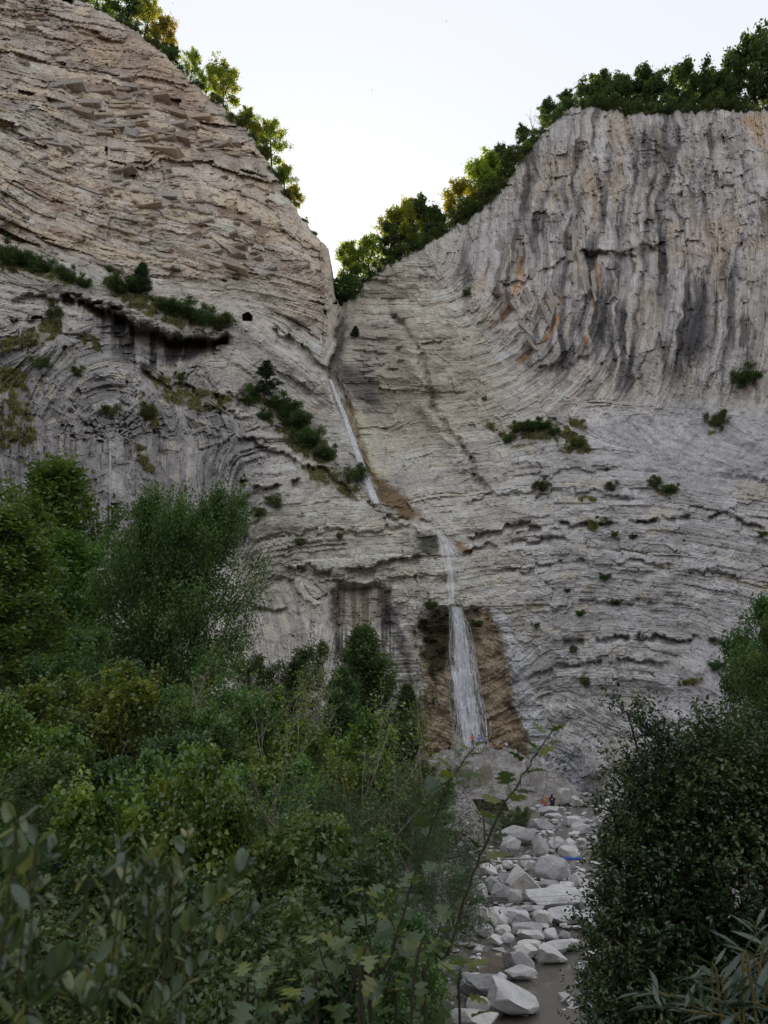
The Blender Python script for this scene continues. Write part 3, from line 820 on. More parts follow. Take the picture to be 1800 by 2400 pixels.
BIG = [
 (1218, 2389, 112, 68, 'wedge', 0, 'large pale triangular boulder standing in the near pool, crack across its foot', .12),
 (1129, 2345, 112, 46, 'slab', 0, 'broad flat-topped slab on the near left bank of the stream'),
 (1122, 2384, 48, 34, 'block', 0, 'small pale block just left of the large triangular boulder'),
 (1113, 2414, 98, 32, 'slab', 1, 'pale slab cut by the bottom edge left of the triangular boulder'),
 (1176, 2305, 26, 20, 'round', 0, 'small dark round stone alone in the near pool'),
 (1224, 2297, 66, 23, 'slab', 2, 'low peaked stone in the pool beside the small dark round stone'),
 (1218, 2273, 61, 36, 'block', 1, 'pale cracked block with a flat top, nearest of the midstream row'),
 (1236, 2249, 51, 29, 'block', 2, 'pale block touching the back of the flat-topped cracked block'),
 (1242, 2222, 49, 15, 'slab', 3, 'thin flat stone behind the midstream blocks in open water'),
 (1298, 2259, 68, 36, 'wedge', 1, 'smooth bluish sloping boulder rounded at its left end in midstream', .3),
 (1314, 2235, 51, 23, 'slab', 4, 'pale slanting slab right behind the smooth bluish boulder'),
 (1345, 2226, 41, 19, 'block', 3, 'pale stone half under the tip of the dark bush by the slanting slab'),
 (1164, 2213, 35, 17, 'wedge', 2, 'pale pointed stone at the left edge of the shallow water'),
 (1192, 2210, 28, 18, 'round', 1, 'small pale oval stone right of the pale pointed stone'),
 (1181, 2195, 37, 22, 'round', 2, 'grey rounded stone behind the small pale oval stone'),
 (1237, 2190, 64, 22, 'slab', 5, 'long pale slab lying across the stream, upper of two'),
 (1244, 2202, 58, 18, 'slab', 0, 'long pale slab lying across the stream, lower of two'),
 (1293, 2203, 27, 21, 'block', 4, 'small brown-footed stone right of the two long slabs'),
 (1326, 2207, 25, 21, 'block', 5, 'small pale stone at the edge of the dark bush in midstream'),
 (1138, 2195, 36, 24, 'round', 3, 'rounded stone on the left bank with a brown wet foot'),
 (1163, 2171, 28, 34, 'block', 6, 'upright pale block in the left row of stones'),
 (1180, 2174, 28, 27, 'round', 0, 'small stone leaning on the upright pale block'),
 (1219, 2170, 51, 29, 'block', 0, 'pale square block at the foot of the small cascade'),
 (1274, 2171, 43, 30, 'block', 3, 'pale block with a brown foot, alone right of the cascade'),
 (1332, 2168, 76, 34, 'block', 2, 'long grey block with a straight front on the right of the stream'),
 (1377, 2174, 54, 38, 'wedge', 3, 'pale boulder against the dark bush right of the long grey block', 2.8),
 (1122, 2174, 54, 44, 'wedge', 0, 'pale peaked boulder on the left bank with a shaded flank', 2.9),
 (1193, 2156, 40, 22, 'block', 4, 'pale block behind the left row of stones'),
 (1321, 2137, 140, 42, 'slab', 4, 'longest pale slab of the stream, lying right above the cascade'),
 (1257, 2140, 39, 15, 'slab', 1, 'small flat stone in front of the longest pale slab'),
 (1240, 2112, 96, 68, 'wedge', 2, 'largest grey faceted boulder in the middle of the bed', .35),
 (1173, 2118, 43, 42, 'block', 5, 'grey boulder with a pointed top left of the largest faceted one'),
 (1154, 2094, 32, 35, 'round', 1, 'dark grey boulder wedged behind the pointed grey one'),
 (1122, 2120, 42, 46, 'block', 6, 'pale cube-like boulder farthest left on the bank'),
 (1307, 2096, 46, 19, 'slab', 2, 'low pale stone between the faceted boulder and the brown water'),
 (1289, 2084, 48, 18, 'round', 2, 'low rounded stone under the big rounded grey boulder'),
 (1298, 2064, 80, 50, 'round', 3, 'big rounded grey boulder just below the pipe'),
 (1358, 2078, 39, 31, 'block', 1, 'bright white angular stone right of the big rounded boulder'),
 (1372, 2098, 33, 15, 'slab', 3, 'flat pale stone beside the bush below the bright white one'),
 (1210, 2113, 30, 29, 'slab', 5, 'thin slab tilted against the largest faceted boulder'),
 (1185, 2075, 36, 24, 'block', 0, 'grey stone resting on the heap left of the faceted boulder'),
 (1191, 2038, 24, 22, 'block', 2, 'small square stone under the left end of the pipe'),
 (1145, 2052, 42, 27, 'wedge', 1, 'grey stone in the scrub at the left end of the pipe'),
 (1238, 2040, 30, 32, 'slab', 1, 'dark slab standing on edge under the pipe'),
 (1110, 2152, 52, 32, 'block', 3, 'pale boulder half hidden by twigs on the left bank'),
 (1386, 2142, 42, 32, 'block', 4, 'pale angular boulder against the bush behind the long grey block'),
 (1197, 2009, 46, 43, 'block', 5, 'large dark block beside the post of the sign shelter'),
 (1270, 2005, 41, 45, 'wedge', 3, 'dark-sided wedge boulder standing above the pipe', 1.2),
 (1309, 1990, 42, 24, 'block', 6, 'grey block right of the dark-sided wedge'),
 (1335, 2010, 46, 26, 'slab', 0, 'pale sloping slab above the blue end of the pipe'),
 (1338, 1989, 25, 22, 'round', 0, 'small pale stone behind the pale sloping slab'),
 (1210, 1979, 90, 38, 'slab', 2, 'long grey ledge block behind the large dark block'),
 (1264, 1944, 60, 24, 'block', 1, 'squared grey block like broken concrete below the seated pair'),
 (1365, 1954, 50, 25, 'slab', 3, 'pale sloping slab in the upper rubble near the brown water'),
 (1422, 1939, 38, 29, 'block', 2, 'pale block at the edge of the bush in the upper rubble'),
 (1431, 1914, 30, 19, 'round', 1, 'smooth pale stone topmost beside the bush'),
 (1413, 1902, 44, 14, 'slab', 4, 'flat overhanging slab in the upper rubble'),
 (1345, 1934, 41, 20, 'slab', 5, 'grey flat block in the upper rubble below the pool edge'),
 (1290, 1907, 46, 16, 'slab', 1, 'flat stone on which the two people sit'),
 (1298, 1918, 38, 12, 'slab', 0, 'flat stone just under the seat of the two people'),
 (1397, 2000, 27, 17, 'wedge', 0, 'pale pointed stone beside the brown water above the pipe'),
 (1328, 1887, 34, 38, 'block', 3, 'tall grey block at the foot of the rock mound'),
 (1360, 1890, 35, 24, 'wedge', 1, 'pale leaning slab right of the tall grey block'),
]
for row in BIG:
    boulder(*row[:7], rz=row[7] if len(row) > 7 else None)
# the many small stones between them
rr = np.random.RandomState(5)
n_small = 0
for _ in range(4000):
    if n_small >= 285: break
    u, v = rr.uniform(1090, 1460), rr.uniform(1855, 2330)
    lim = np.interp(v, [1850, 2000, 2150, 2330], [1280, 1110, 1090, 1110]); hi = np.interp(v, [1850, 2000, 2150, 2330], [1470, 1400, 1400, 1440])
    if not (lim < u < hi): continue
    if v > 2180 and (abs(u - 1240) < 115): continue
    w = rr.choice([9, 12, 16, 22, 30], p=[.3, .28, .22, .14, .06]) * np.interp(v, [1850, 2000, 2330], [.7, .95, 1.25])
    p = ground_hit(u, v); R = w * p[1] / FPX * .5
    if any((p[0] - q[0]) ** 2 + (p[1] - q[1]) ** 2 < ((R + q[2]) * .62) ** 2 for q in _placed): continue
    boulder(u, v, w * 1.15, w * rr.uniform(.28, .6), rr.choice(['block', 'slab', 'slab', 'block', 'wedge']), int(rr.randint(20)), 'small pale grey stone in the loose rubble of the stream bed', 'small loose stones of the stream bed', rz=rr.uniform(-3, 3))
    n_small += 1

def build_rubble():
    """the uncountable small flat chips between the stones"""
    r = np.random.RandomState(77); n = 9000
    Y = 16 + 84 * r.uniform(0, 1, n) ** 1.1
    half = np.interp(Y, [0, 14, 30, 60, 105], [1.5, 1.7, 2.4, 5.0, 7.0])
    X = stream_x(Y) - half * r.uniform(-1.6, 3.2, n)
    k = fbm(X / 1.5, Y / 3, 78, 3) > .40; X, Y = X[k], Y[k]; n = len(X)
    Z = np.maximum(ground_z(X, Y), stream_z(Y) - .12) - .02
    sz = r.uniform(.08, .42, n) * (.5 + .8 * r.uniform(0, 1, n) ** 3)
    base = np.array([[-1, -1, 0], [1, -1, 0], [1, 1, 0], [-1, 1, 0], [-1, -1, 1], [1, -1, 1], [1, 1, 1], [-1, 1, 1]]) * np.array([.5, .5, .5])
    q = base[None] * (1 + r.uniform(-.35, .2, (n, 8, 3))) * (sz[:, None] * np.stack([np.ones(n), r.uniform(.5, 1, n), r.uniform(.3, .7, n)], 1))[:, None]
    a = r.uniform(0, 6.28, n); tl = r.normal(0, .25, n)
    q[..., 2] += q[..., 0] * tl[:, None]
    x = q[..., 0] * np.cos(a)[:, None] - q[..., 1] * np.sin(a)[:, None]; y = q[..., 0] * np.sin(a)[:, None] + q[..., 1] * np.cos(a)[:, None]
    P = np.stack([x + X[:, None], y + Y[:, None], q[..., 2] + Z[:, None]], -1).reshape(-1, 3)
    f = np.array([[4, 5, 6, 7], [0, 1, 5, 4], [1, 2, 6, 5], [2, 3, 7, 6], [3, 0, 4, 7]])
    F = (np.arange(n)[:, None, None] * 8 + f[None]).reshape(-1, 4)
    c = srgb(186, 183, 182)[None] * r.uniform(.7, 1.12, n)[:, None]
    me = mesh_from('stone_rubble', P, F, False, {'tone': ('FLOAT_COLOR', np.repeat(c, 8, 0))})
    t = NT('rubble_stone'); n1 = t.noise(t.pos(), 5, 5, .6)
    t.principled(t.mix(t.attr('tone').outputs['Color'], t.ramp(n1, [(.3, .75), (.7, 1.15)]), 1.0, 'MULTIPLY'), .9, t.bump(n1, .5, .05)); me.materials.append(t.m); return me
tag(link('stone_rubble', build_rubble()), 'small pale stone chips between the boulders', 'rubble', kind='stuff')

# ------------------------------------------------------------------ stream water
def build_stream():
    ys = np.concatenate([np.arange(4, 40, .25), np.arange(40, 109, .6)])
    a = np.linspace(-1, 1, 30)
    half = np.interp(ys, [0, 14, 30, 60, 105], [1.5, 1.7, 2.4, 5.0, 7.0]) * 1.5
    X = stream_x(ys)[:, None] + a[None] * half[:, None]
    Y = np.repeat(ys[:, None], len(a), 1)
    Z = stream_z(Y) - .06 + (fbm(X * 1.4, Y * .8, 55, 3) - .5) * .03
    n, m = X.shape; idx = np.arange(n * m).reshape(n, m)
    F = np.stack([idx[:-1, :-1], idx[:-1, 1:], idx[1:, 1:], idx[1:, :-1]], -1).reshape(-1, 4)
    me = mesh_from('stream_water', np.stack([X, Y, Z], -1).reshape(-1, 3), F, True)
    t = NT('shallow_water'); p = t.pos()
    sc = t.n('ShaderNodeVectorMath', operation='MULTIPLY'); sc.inputs[1].default_value = (1.0, .45, 1); t.l(p, sc.inputs[0])
    n1 = t.noise(sc.outputs[0], 3.2, 4, .6); n2 = t.noise(p, .6, 3, .5)
    c = t.mix(srgb(88, 83, 75), srgb(116, 110, 102), n2)
    t.principled(c, .06, t.bump(n1, .16, .05), .6, IOR=1.33)
    me.materials.append(t.m)
    return me
tag(link('stream_water', build_stream()), kind='structure')

# ------------------------------------------------------------------ waterfalls: bundles of falling strands
def fall_material():
    t = NT('falling_water')
    f = t.attr('flow'); p = t.pos()
    sc = t.n('ShaderNodeVectorMath', operation='MULTIPLY'); sc.inputs[1].default_value = (5.0, 5.0, .8); t.l(p, sc.inputs[0])
    n1 = t.noise(sc.outputs[0], 1.0, 5, .65)
    a = t.math('MULTIPLY', t.ramp(n1, [(.38, .04), (.60, 1.0)]), f.outputs['Fac'])
    d = t.n('ShaderNodeBsdfDiffuse'); d.inputs['Color'].default_value = (.95, .96, .98, 1)
    tl = t.n('ShaderNodeBsdfTranslucent'); tl.inputs['Color'].default_value = (.95, .96, .98, 1)
    m1 = t.n('ShaderNodeMixShader'); m1.inputs[0].default_value = .4; t.l(d.outputs[0], m1.inputs[1]); t.l(tl.outputs[0], m1.inputs[2])
    tr = t.n('ShaderNodeBsdfTransparent')
    m2 = t.n('ShaderNodeMixShader'); t.l(a, m2.inputs[0]); t.l(tr.outputs[0], m2.inputs[1]); t.l(m1.outputs[0], m2.inputs[2])
    t.l(m2.outputs[0], t.out.inputs[0])
    return t.m
FALLW = fall_material()
def waterfall(path, n, seed, strand, dens=1.0, free=False, lip=0.35, veil=0.0):
    """path: (u, v, half width px) from the lip down"""
    r = np.random.RandomState(seed)
    pv = np.array([q[1] for q in path]); vs = np.arange(pv[0], pv[-1] + 1, 5.0)
    pu = np.interp(vs, pv, [q[0] for q in path]); pw = np.interp(vs, pv, [q[2] for q in path])
    verts, faces, fl = [], [], []; base = 0
    for k in range(n):
        o = np.clip(r.normal(0, .5), -1, 1); ph = r.uniform(0, 100)
        s0 = r.choice([0, 0, 0, r.uniform(0, .5)]); s1 = r.choice([1, 1, r.uniform(.5, 1)])
        i0, i1 = int(s0 * len(vs)), max(int(s1 * len(vs)), int(s0 * len(vs)) + 4)
        v = vs[i0:i1]
        if len(v) < 3: continue
        wob = (fbm(v / 45 + ph, v * 0 + k, seed, 3) - .5) * 1.1
        u = pu[i0:i1] + pw[i0:i1] * (o * (1 + .0 * v) + wob * .5)
        D = cliff_depth(u, v, False) - lip - r.uniform(0, .5)
        D = np.minimum.accumulate(D)
        P = unproject(u, v, D)
        wd = strand * r.uniform(.4, 1.6) * (.6 + .8 * fbm(v / 60 + ph, v * 0 + 9 + k, seed + 5, 2))
        ang = r.uniform(-.7, .7); dx = np.array([math.cos(ang), math.sin(ang), 0])
        A, B = P - dx * wd[:, None], P + dx * wd[:, None]
        m = len(v)
        verts.append(np.concatenate([A, B])); i = np.arange(m - 1)
        faces.append(np.stack([i, i + m, i + m + 1, i + 1], -1) + base); base += 2 * m
        e = sstep(0, 8, np.arange(m)) * .3 + .7
        fl.append(np.tile(np.minimum(dens * r.uniform(.45, 1.0) * e, 1), 2))
    if veil:
        a = np.linspace(-1, 1, 26); U = pu[:, None] + pw[:, None] * (a[None] * 1.15 + .18 * (fbm(vs[:, None] / 30, a[None] * 3 + 7, seed + 3, 2) - .5)); W = np.repeat(vs[:, None], 26, 1)
        Dv = np.minimum.accumulate(cliff_depth(U, W, False) - lip * .6, 0)
        verts.append(unproject(U, W, Dv).reshape(-1, 3)); idx = np.arange(U.size).reshape(U.shape)
        faces.append(np.stack([idx[:-1, :-1], idx[:-1, 1:], idx[1:, 1:], idx[1:, :-1]], -1).reshape(-1, 4) + base); base += U.size
        fl.append((veil * (1 - np.abs(a[None]) ** 2.2) * np.clip(.5 + 1.2 * (fbm(vs[:, None] / 70, a[None] * 2.5, seed + 4, 3) - .35), .1, 1.2)).ravel())
    me = mesh_from('waterfall', np.concatenate(verts), np.concatenate(faces), True, {'flow': ('FLOAT', np.concatenate(fl))})
    me.materials.append(FALLW)
    return tag(link('waterfall', me), kind='structure')
waterfall([(774, 890, 2.5), (786, 925, 3.5), (806, 975, 4.5), (832, 1050, 6), (858, 1125, 8), (880, 1180, 9)], 44, 1, .14, 1.2, veil=1.5)
waterfall([(1027, 1243, 7), (1036, 1262, 9), (1050, 1282, 20), (1060, 1305, 30)], 30, 2, .06, 1.0, lip=.5, veil=1.1)
waterfall([(1048, 1296, 10), (1056, 1340, 9), (1060, 1418, 7)], 18, 3, .06, .9, veil=.8)
waterfall([(1066, 1422, 15), (1075, 1470, 22), (1084, 1560, 34), (1096, 1680, 42), (1110, 1776, 46)], 110, 4, .055, .75, veil=.40)
waterfall([(1072, 1424, 9), (1080, 1500, 13), (1086, 1580, 18), (1086, 1640, 20), (1100, 1700, 16), (1116, 1774, 14)], 60, 5, .07, 1.3)
waterfall([(1060, 1560, 5), (1075, 1640, 8), (1092, 1720, 10), (1098, 1776, 10)], 26, 6, .07, 1.2)
waterfall([(1096, 1500, 4), (1092, 1580, 7), (1112, 1690, 8), (1128, 1776, 9)], 26, 7, .07, 1.2)
def build_spray():
    """drops thrown up where the fall lands"""
    r = np.random.RandomState(8); n = 1500
    u, v = 1108 + r.normal(0, 26, n), 1768 - np.abs(r.normal(0, 14, n))
    P = unproject(u, v, cliff_depth(u, v, False) - r.uniform(.3, 2.2, n))
    c = np.repeat(P, 4, 0) + np.tile(np.array([[1, 1, 1], [-1, -1, 1], [-1, 1, -1], [1, -1, -1]]) * .022, (n, 1)) * np.repeat(r.uniform(.5, 1.6, n), 4)[:, None]
    i = np.arange(n)[:, None] * 4
    F = np.concatenate([i + np.array([[0, 1, 2]]), i + np.array([[0, 3, 1]]), i + np.array([[0, 2, 3]]), i + np.array([[1, 3, 2]])])
    me = mesh_from('spray', c, F, True); t = NT('spray_drops'); t.principled((.85, .88, .92), .4); me.materials.append(t.m); return me
tag(link('spray', build_spray()), 'fine spray at the foot of the lower fall', 'spray', kind='stuff')
# ------------------------------------------------------------------ plants
def leaf_material(name, cols, transl=.35, gloss=.05, tint=.25):
    t = NT(name)
    r = t.attr('rnd').outputs['Fac']
    n = len(cols)
    c = t.ramp(r, [(i / max(n - 1, 1), srgb(*q)) for i, q in enumerate(cols)])
    orn = t.n('ShaderNodeObjectInfo').outputs['Random']
    hsv = t.n('ShaderNodeHueSaturation')
    t.l(t.math('ADD', t.math('MULTIPLY', orn, .05), .475), hsv.inputs['Hue'])
    t.l(t.math('ADD', t.math('MULTIPLY', orn, tint), 1 - tint / 2), hsv.inputs['Value'])
    t.l(c, hsv.inputs['Color']); c = hsv.outputs[0]
    d = t.n('ShaderNodeBsdfDiffuse'); t.l(c, d.inputs['Color'])
    tl = t.n('ShaderNodeBsdfTranslucent')
    t.l(t.mix(c, (1.5, 1.45, .75), 1.0, 'MULTIPLY'), tl.inputs['Color'])
    m1 = t.n('ShaderNodeMixShader'); m1.inputs[0].default_value = transl
    t.l(d.outputs[0], m1.inputs[1]); t.l(tl.outputs[0], m1.inputs[2])
    g = t.n('ShaderNodeBsdfGlossy'); g.inputs['Roughness'].default_value = .42; g.inputs['Color'].default_value = (.9, .95, 1, 1)
    m2 = t.n('ShaderNodeMixShader'); m2.inputs[0].default_value = gloss
    t.l(m1.outputs[0], m2.inputs[1]); t.l(g.outputs[0], m2.inputs[2])
    t.l(m2.outputs[0], t.out.inputs[0])
    return t.m
LEAF = {
 'oak':    leaf_material('oak_leaf', [(71, 91, 44), (108, 128, 56), (154, 163, 69), (205, 195, 77)], .55, .03),
 'dark':   leaf_material('dark_leaf', [(59, 79, 51), (83, 106, 63), (108, 130, 77)], .38, .03),
 'willow': leaf_material('willow_leaf', [(56, 78, 46), (78, 104, 58), (104, 128, 76), (126, 146, 94)], .38, .02),
 'birch':  leaf_material('birch_leaf', [(71, 96, 51), (101, 128, 67), (134, 158, 81)], .4, .04),
 'fresh':  leaf_material('fresh_leaf', [(63, 91, 46), (91, 121, 59), (121, 148, 73)], .4, .03),
 'maple':  leaf_material('maple_leaf', [(69, 89, 46), (96, 116, 56), (128, 144, 67), (173, 176, 77)], .38, .04),
 'box':    leaf_material('box_leaf', [(30, 44, 25), (46, 62, 33), (66, 83, 42), (96, 100, 52)], .25, .05),
 'scrub':  leaf_material('scrub_leaf', [(67, 81, 51), (91, 106, 63), (118, 126, 79)], .35, .03),
 'feather': leaf_material('feather_leaf', [(58, 74, 54), (78, 96, 68), (100, 116, 82)], .35, .02),
 'pine':   leaf_material('pine_needle', [(40, 56, 38), (61, 79, 49), (79, 94, 61)], .2, .03),
 'golden': leaf_material('golden_leaf', [(104, 108, 46), (144, 138, 54), (172, 158, 60)], .5, .03),
 'grass':  leaf_material('turf_blade', [(92, 98, 62), (124, 122, 80), (150, 140, 100)], .3, .02),
}
def bark_mat(name, c):
    return simple_mat(name, srgb(*c), .9, .3, 9.0, .1)
BARK = {'brown': bark_mat('brown_bark', (92, 80, 68)), 'dark': bark_mat('dark_bark', (58, 50, 44)), 'pale': bark_mat('pale_bark', (176, 168, 152)), 'grey': bark_mat('grey_twig', (140, 130, 120)), 'green': bark_mat('green_stem', (92, 84, 58))}

class Geo:
    def __init__(self): self.v, self.f, self.n = [], [], 0
    def tube(self, path, rad_, sides):
        path = np.asarray(path, float); m = len(path)
        d = np.gradient(path, axis=0); d /= np.linalg.norm(d, axis=1)[:, None] + 1e-9
        ref = np.array([.31, .17, .93]) if abs(d[0, 2]) < .8 else np.array([1., .2, .1])
        a = np.cross(d, ref); a /= np.linalg.norm(a, axis=1)[:, None] + 1e-9
        b = np.cross(d, a)
        th = np.arange(sides) / sides * 2 * math.pi
        ring = path[:, None] + (a[:, None] * np.cos(th)[None, :, None] + b[:, None] * np.sin(th)[None, :, None]) * np.asarray(rad_)[:, None, None]
        i = np.arange(m - 1)[:, None] * sides; j = np.arange(sides)[None]; j2 = (j + 1) % sides
        f = np.stack([i + j, i + j2, i + sides + j2, i + sides + j], -1).reshape(-1, 4)
        self.v.append(ring.reshape(-1, 3)); self.f.append(f + self.n); self.n += m * sides
    def mesh(self, name, mat, smooth=True):
        return mesh_from(name, np.concatenate(self.v), np.concatenate(self.f), smooth, None, (mat,))

def leaves_mesh(name, c, rnd, size, ratio, rs, mat, up=.5, axis=None, hexa=False, fold=.25):
    n = len(c)
    nrm = rs.normal(size=(n, 3)); nrm[:, 2] = np.abs(nrm[:, 2]) + up; nrm /= np.linalg.norm(nrm, axis=1)[:, None]
    a = rs.normal(size=(n, 3)) if axis is None else axis + rs.normal(0, .45, (n, 3))
    a -= nrm * (a * nrm).sum(1)[:, None]; a /= np.linalg.norm(a, axis=1)[:, None] + 1e-9
    b = np.cross(nrm, a)
    l = size * rs.uniform(.65, 1.3, n)[:, None]; w = l * ratio
    if not hexa:
        V = np.stack([c - a * l * .5, c + b * w * .5 + nrm * l * .06, c + a * l * .5, c - b * w * .5 + nrm * l * .06], 1)
        F = np.arange(n * 4).reshape(n, 4); k = 4
    else:
        up_ = nrm * w * fold
        V = np.stack([c - a * l * .5, c - a * l * .22 + b * w * .48 + up_, c + a * l * .24 + b * w * .44 + up_, c + a * l * .5, c + a * l * .24 - b * w * .44 + up_, c - a * l * .22 - b * w * .48 + up_], 1)
        i = np.arange(n)[:, None] * 6
        F = np.concatenate([i + np.array([[0, 3, 2, 1]]), i + np.array([[0, 5, 4, 3]])]); k = 6
    return mesh_from(name, V.reshape(-1, 3), F, True, {'rnd': ('FLOAT', np.repeat(np.clip(rnd, 0, 1), k))}, (mat,))

def make_plant(seed, H=1.0, stems=1, lean=.1, t0=.25, n1=24, n2=8, n3=5, L1=.42, elev=(.1, .9), prof='round', droop=0.0, leaf='oak', lsize=.03, lratio=.55,
               per=10, jit=.035, trunk_r=.022, bark='brown', twigs=True, hexa=False, bare=0, up=.5, sharp=1.0, align=False, lmin=.0):
    """one plant of height about H: returns (woody mesh, foliage mesh or None)"""
    r = np.random.RandomState(seed); g = Geo()
    pts, rn, axs = [], [], []
    def curve(p0, d, L, n, bend, wob):
        d = np.array(d, float); d /= np.linalg.norm(d) + 1e-9
        P = [np.array(p0, float)]; st = L / (n - 1)
        for i in range(n - 1):
            d = d + np.array([0, 0, bend / (n - 1)]) + r.normal(0, wob, 3); d /= np.linalg.norm(d)
            P.append(P[-1] + d * st)
        return np.array(P), d
    for s in range(stems):
        az0 = s * 2.4 + r.uniform(0, 1); ln = lean * (r.uniform(.5, 1.3) if stems > 1 else r.uniform(0, 1))
        hs_ = H * (1 if s == 0 else r.uniform(.72, 1.0)) * .93
        tp, _ = curve((.02 * stems * math.cos(az0) * H, .02 * stems * math.sin(az0) * H, 0), (math.cos(az0) * ln, math.sin(az0) * ln, 1), hs_, 9, .25 * ln, .05)
        tr = trunk_r * H * (1 if stems == 1 else .55)
        g.tube(tp, np.linspace(tr, tr * .16, 9), 7)
        m1 = max(3, int(n1 / (1 if stems == 1 else stems ** .8)))
        for k in range(m1):
            t = t0 + (1 - t0) * ((k + r.uniform(0, 1)) / m1)
            i = t * 8; i0 = min(int(i), 7); p0 = tp[i0] + (tp[i0 + 1] - tp[i0]) * (i - i0)
            q = (t - t0) / (1 - t0)
            pr = {'round': math.sin(math.pi * min(.18 + .76 * q, 1)) ** .7, 'column': (.55 + .45 * math.sin(math.pi * q)) * (1 - .5 * q ** 3), 'cone': (1 - q) ** .8 + .08, 'fan': .55 + .45 * q, 'dome': math.sqrt(max(1 - q * q, .04))}[prof]
            az = k * 2.39996 + r.uniform(-.4, .4)
            el = elev[0] + (elev[1] - elev[0]) * q + r.normal(0, .12)
            L = L1 * H * pr * r.uniform(.75, 1.15)
            d = (math.cos(az) * math.cos(el), math.sin(az) * math.cos(el), math.sin(el))
            b1, d1 = curve(p0, d, L, 6, .35 - droop, .08)
            r1 = max(tr * .42 * (1 - .6 * q), .0022 * H)
            g.tube(b1, np.linspace(r1, r1 * .25, 6), 5 if twigs else 4)
            tone1 = r.uniform(-.16, .16)
            for k2 in range(n2):
                t2 = .22 + .78 * (k2 + r.uniform(0, 1)) / n2
                i = t2 * 5; i0 = min(int(i), 4); p2 = b1[i0] + (b1[i0 + 1] - b1[i0]) * (i - i0)
                dd = d1 * .7 + r.normal(0, .62, 3); dd[2] += .15 - droop * .5
                L2 = L * .42 * (1.1 - .5 * t2) * r.uniform(.7, 1.3) + lmin * H
                b2, d2 = curve(p2, dd, L2, 4, .15 - droop, .10)
                if twigs: g.tube(b2, np.linspace(r1 * .32, r1 * .12, 4), 3)
                tone2 = tone1 + r.uniform(-.14, .14)
                for k3 in range(n3):
                    t3 = .2 + .8 * r.uniform(0, 1); i = t3 * 3; i0 = min(int(i), 2); p3 = b2[i0] + (b2[i0 + 1] - b2[i0]) * (i - i0)
                    d3 = d2 * .6 * sharp + r.normal(0, .6, 3); d3 /= np.linalg.norm(d3)
                    L3 = L2 * .5 * r.uniform(.6, 1.3)
                    s_ = r.uniform(0, 1, per)
                    pts.append(p3 + d3[None] * (L3 * s_)[:, None] + r.normal(0, jit * H, (per, 3)))
                    rn.append(.42 + tone2 + r.uniform(-.10, .10) + r.normal(0, .12, per))
                    axs.append(np.repeat(d3[None], per, 0))
                    if bare and k3 < bare: g.tube(np.stack([p3, p3 + d3 * L3 * .5, p3 + d3 * L3 + r.normal(0, .01 * H, 3)]), [r1 * .14, r1 * .1, r1 * .05], 3)
    wood = g.mesh('trunk', BARK[bark])
    if per == 0: return wood, None
    c = np.concatenate(pts); c[:, 2] = np.maximum(c[:, 2], .02 * H)
    crown = leaves_mesh('crown', c, np.concatenate(rn), lsize * H, lratio, r, LEAF[leaf], up, np.concatenate(axs) if align else None, hexa)
    return wood, crown

PROTO = {}
def proto(kind, *variants):
    PROTO[kind] = [make_plant(**v) for v in variants]
proto('rim_oak', dict(seed=1, n1=19, n2=7, n3=5, per=9, L1=.40, t0=.22, leaf='oak', lsize=.040, jit=.028, trunk_r=.02, bark='dark'),
      dict(seed=2, n1=18, n2=7, n3=5, per=9, L1=.36, t0=.3, leaf='oak', lsize=.042, jit=.026, trunk_r=.02, bark='dark'),
      dict(seed=3, n1=18, n2=7, n3=5, per=9, L1=.46, t0=.18, leaf='oak', lsize=.040, jit=.03, trunk_r=.02, bark='dark', prof='dome'))
proto('rim_dark', dict(seed=4, n1=18, n2=7, n3=6, per=10, L1=.38, t0=.2, leaf='dark', lsize=.044, jit=.026, bark='dark'),
      dict(seed=5, n1=17, n2=7, n3=6, per=10, L1=.34, t0=.25, leaf='dark', lsize=.044, jit=.024, bark='dark'))
proto('golden', dict(seed=6, n1=18, n2=7, n3=4, per=10, L1=.42, t0=.15, leaf='golden', lsize=.05, jit=.034, bark='dark'))
proto('shrub', dict(seed=7, stems=5, lean=.75, n1=26, n2=6, n3=4, per=8, L1=.45, t0=.1, leaf='dark', lsize=.062, jit=.07, prof='dome', bark='dark'),
      dict(seed=8, stems=4, lean=.6, n1=24, n2=6, n3=4, per=8, L1=.5, t0=.1, leaf='scrub', lsize=.062, jit=.07, prof='dome', bark='dark'))
proto('willow', dict(seed=10, stems=3, lean=.28, n1=78, n2=12, n3=7, per=13, L1=.40, t0=.12, leaf='willow', lsize=.0165, lratio=.45, jit=.020, trunk_r=.018, bark='dark', elev=(.05, .9)))
proto('willow_small', dict(seed=11, stems=4, lean=.4, n1=44, n2=9, n3=6, per=10, L1=.38, t0=.08, leaf='willow', lsize=.028, lratio=.45, jit=.026, trunk_r=.016, bark='grey', prof='dome'))
proto('birch', dict(seed=12, n1=46, n2=9, n3=6, per=9, L1=.20, t0=.22, leaf='birch', lsize=.016, lratio=.7, jit=.016, trunk_r=.010, bark='pale', prof='column', elev=(.3, 1.0)))
proto('fresh', dict(seed=13, n1=34, n2=9, n3=6, per=10, L1=.30, t0=.15, leaf='fresh', lsize=.021, lratio=.6, jit=.022, trunk_r=.013, bark='dark', prof='column'),
      dict(seed=14, stems=3, lean=.3, n1=40, n2=9, n3=6, per=9, L1=.34, t0=.15, leaf='fresh', lsize=.022, lratio=.6, jit=.024, bark='dark'))
proto('poplar', dict(seed=15, n1=60, n2=9, n3=6, per=12, L1=.22, t0=.04, leaf='dark', lsize=.0165, lratio=.6, jit=.020, trunk_r=.012, bark='dark', prof='column', elev=(.2, 1.0)))
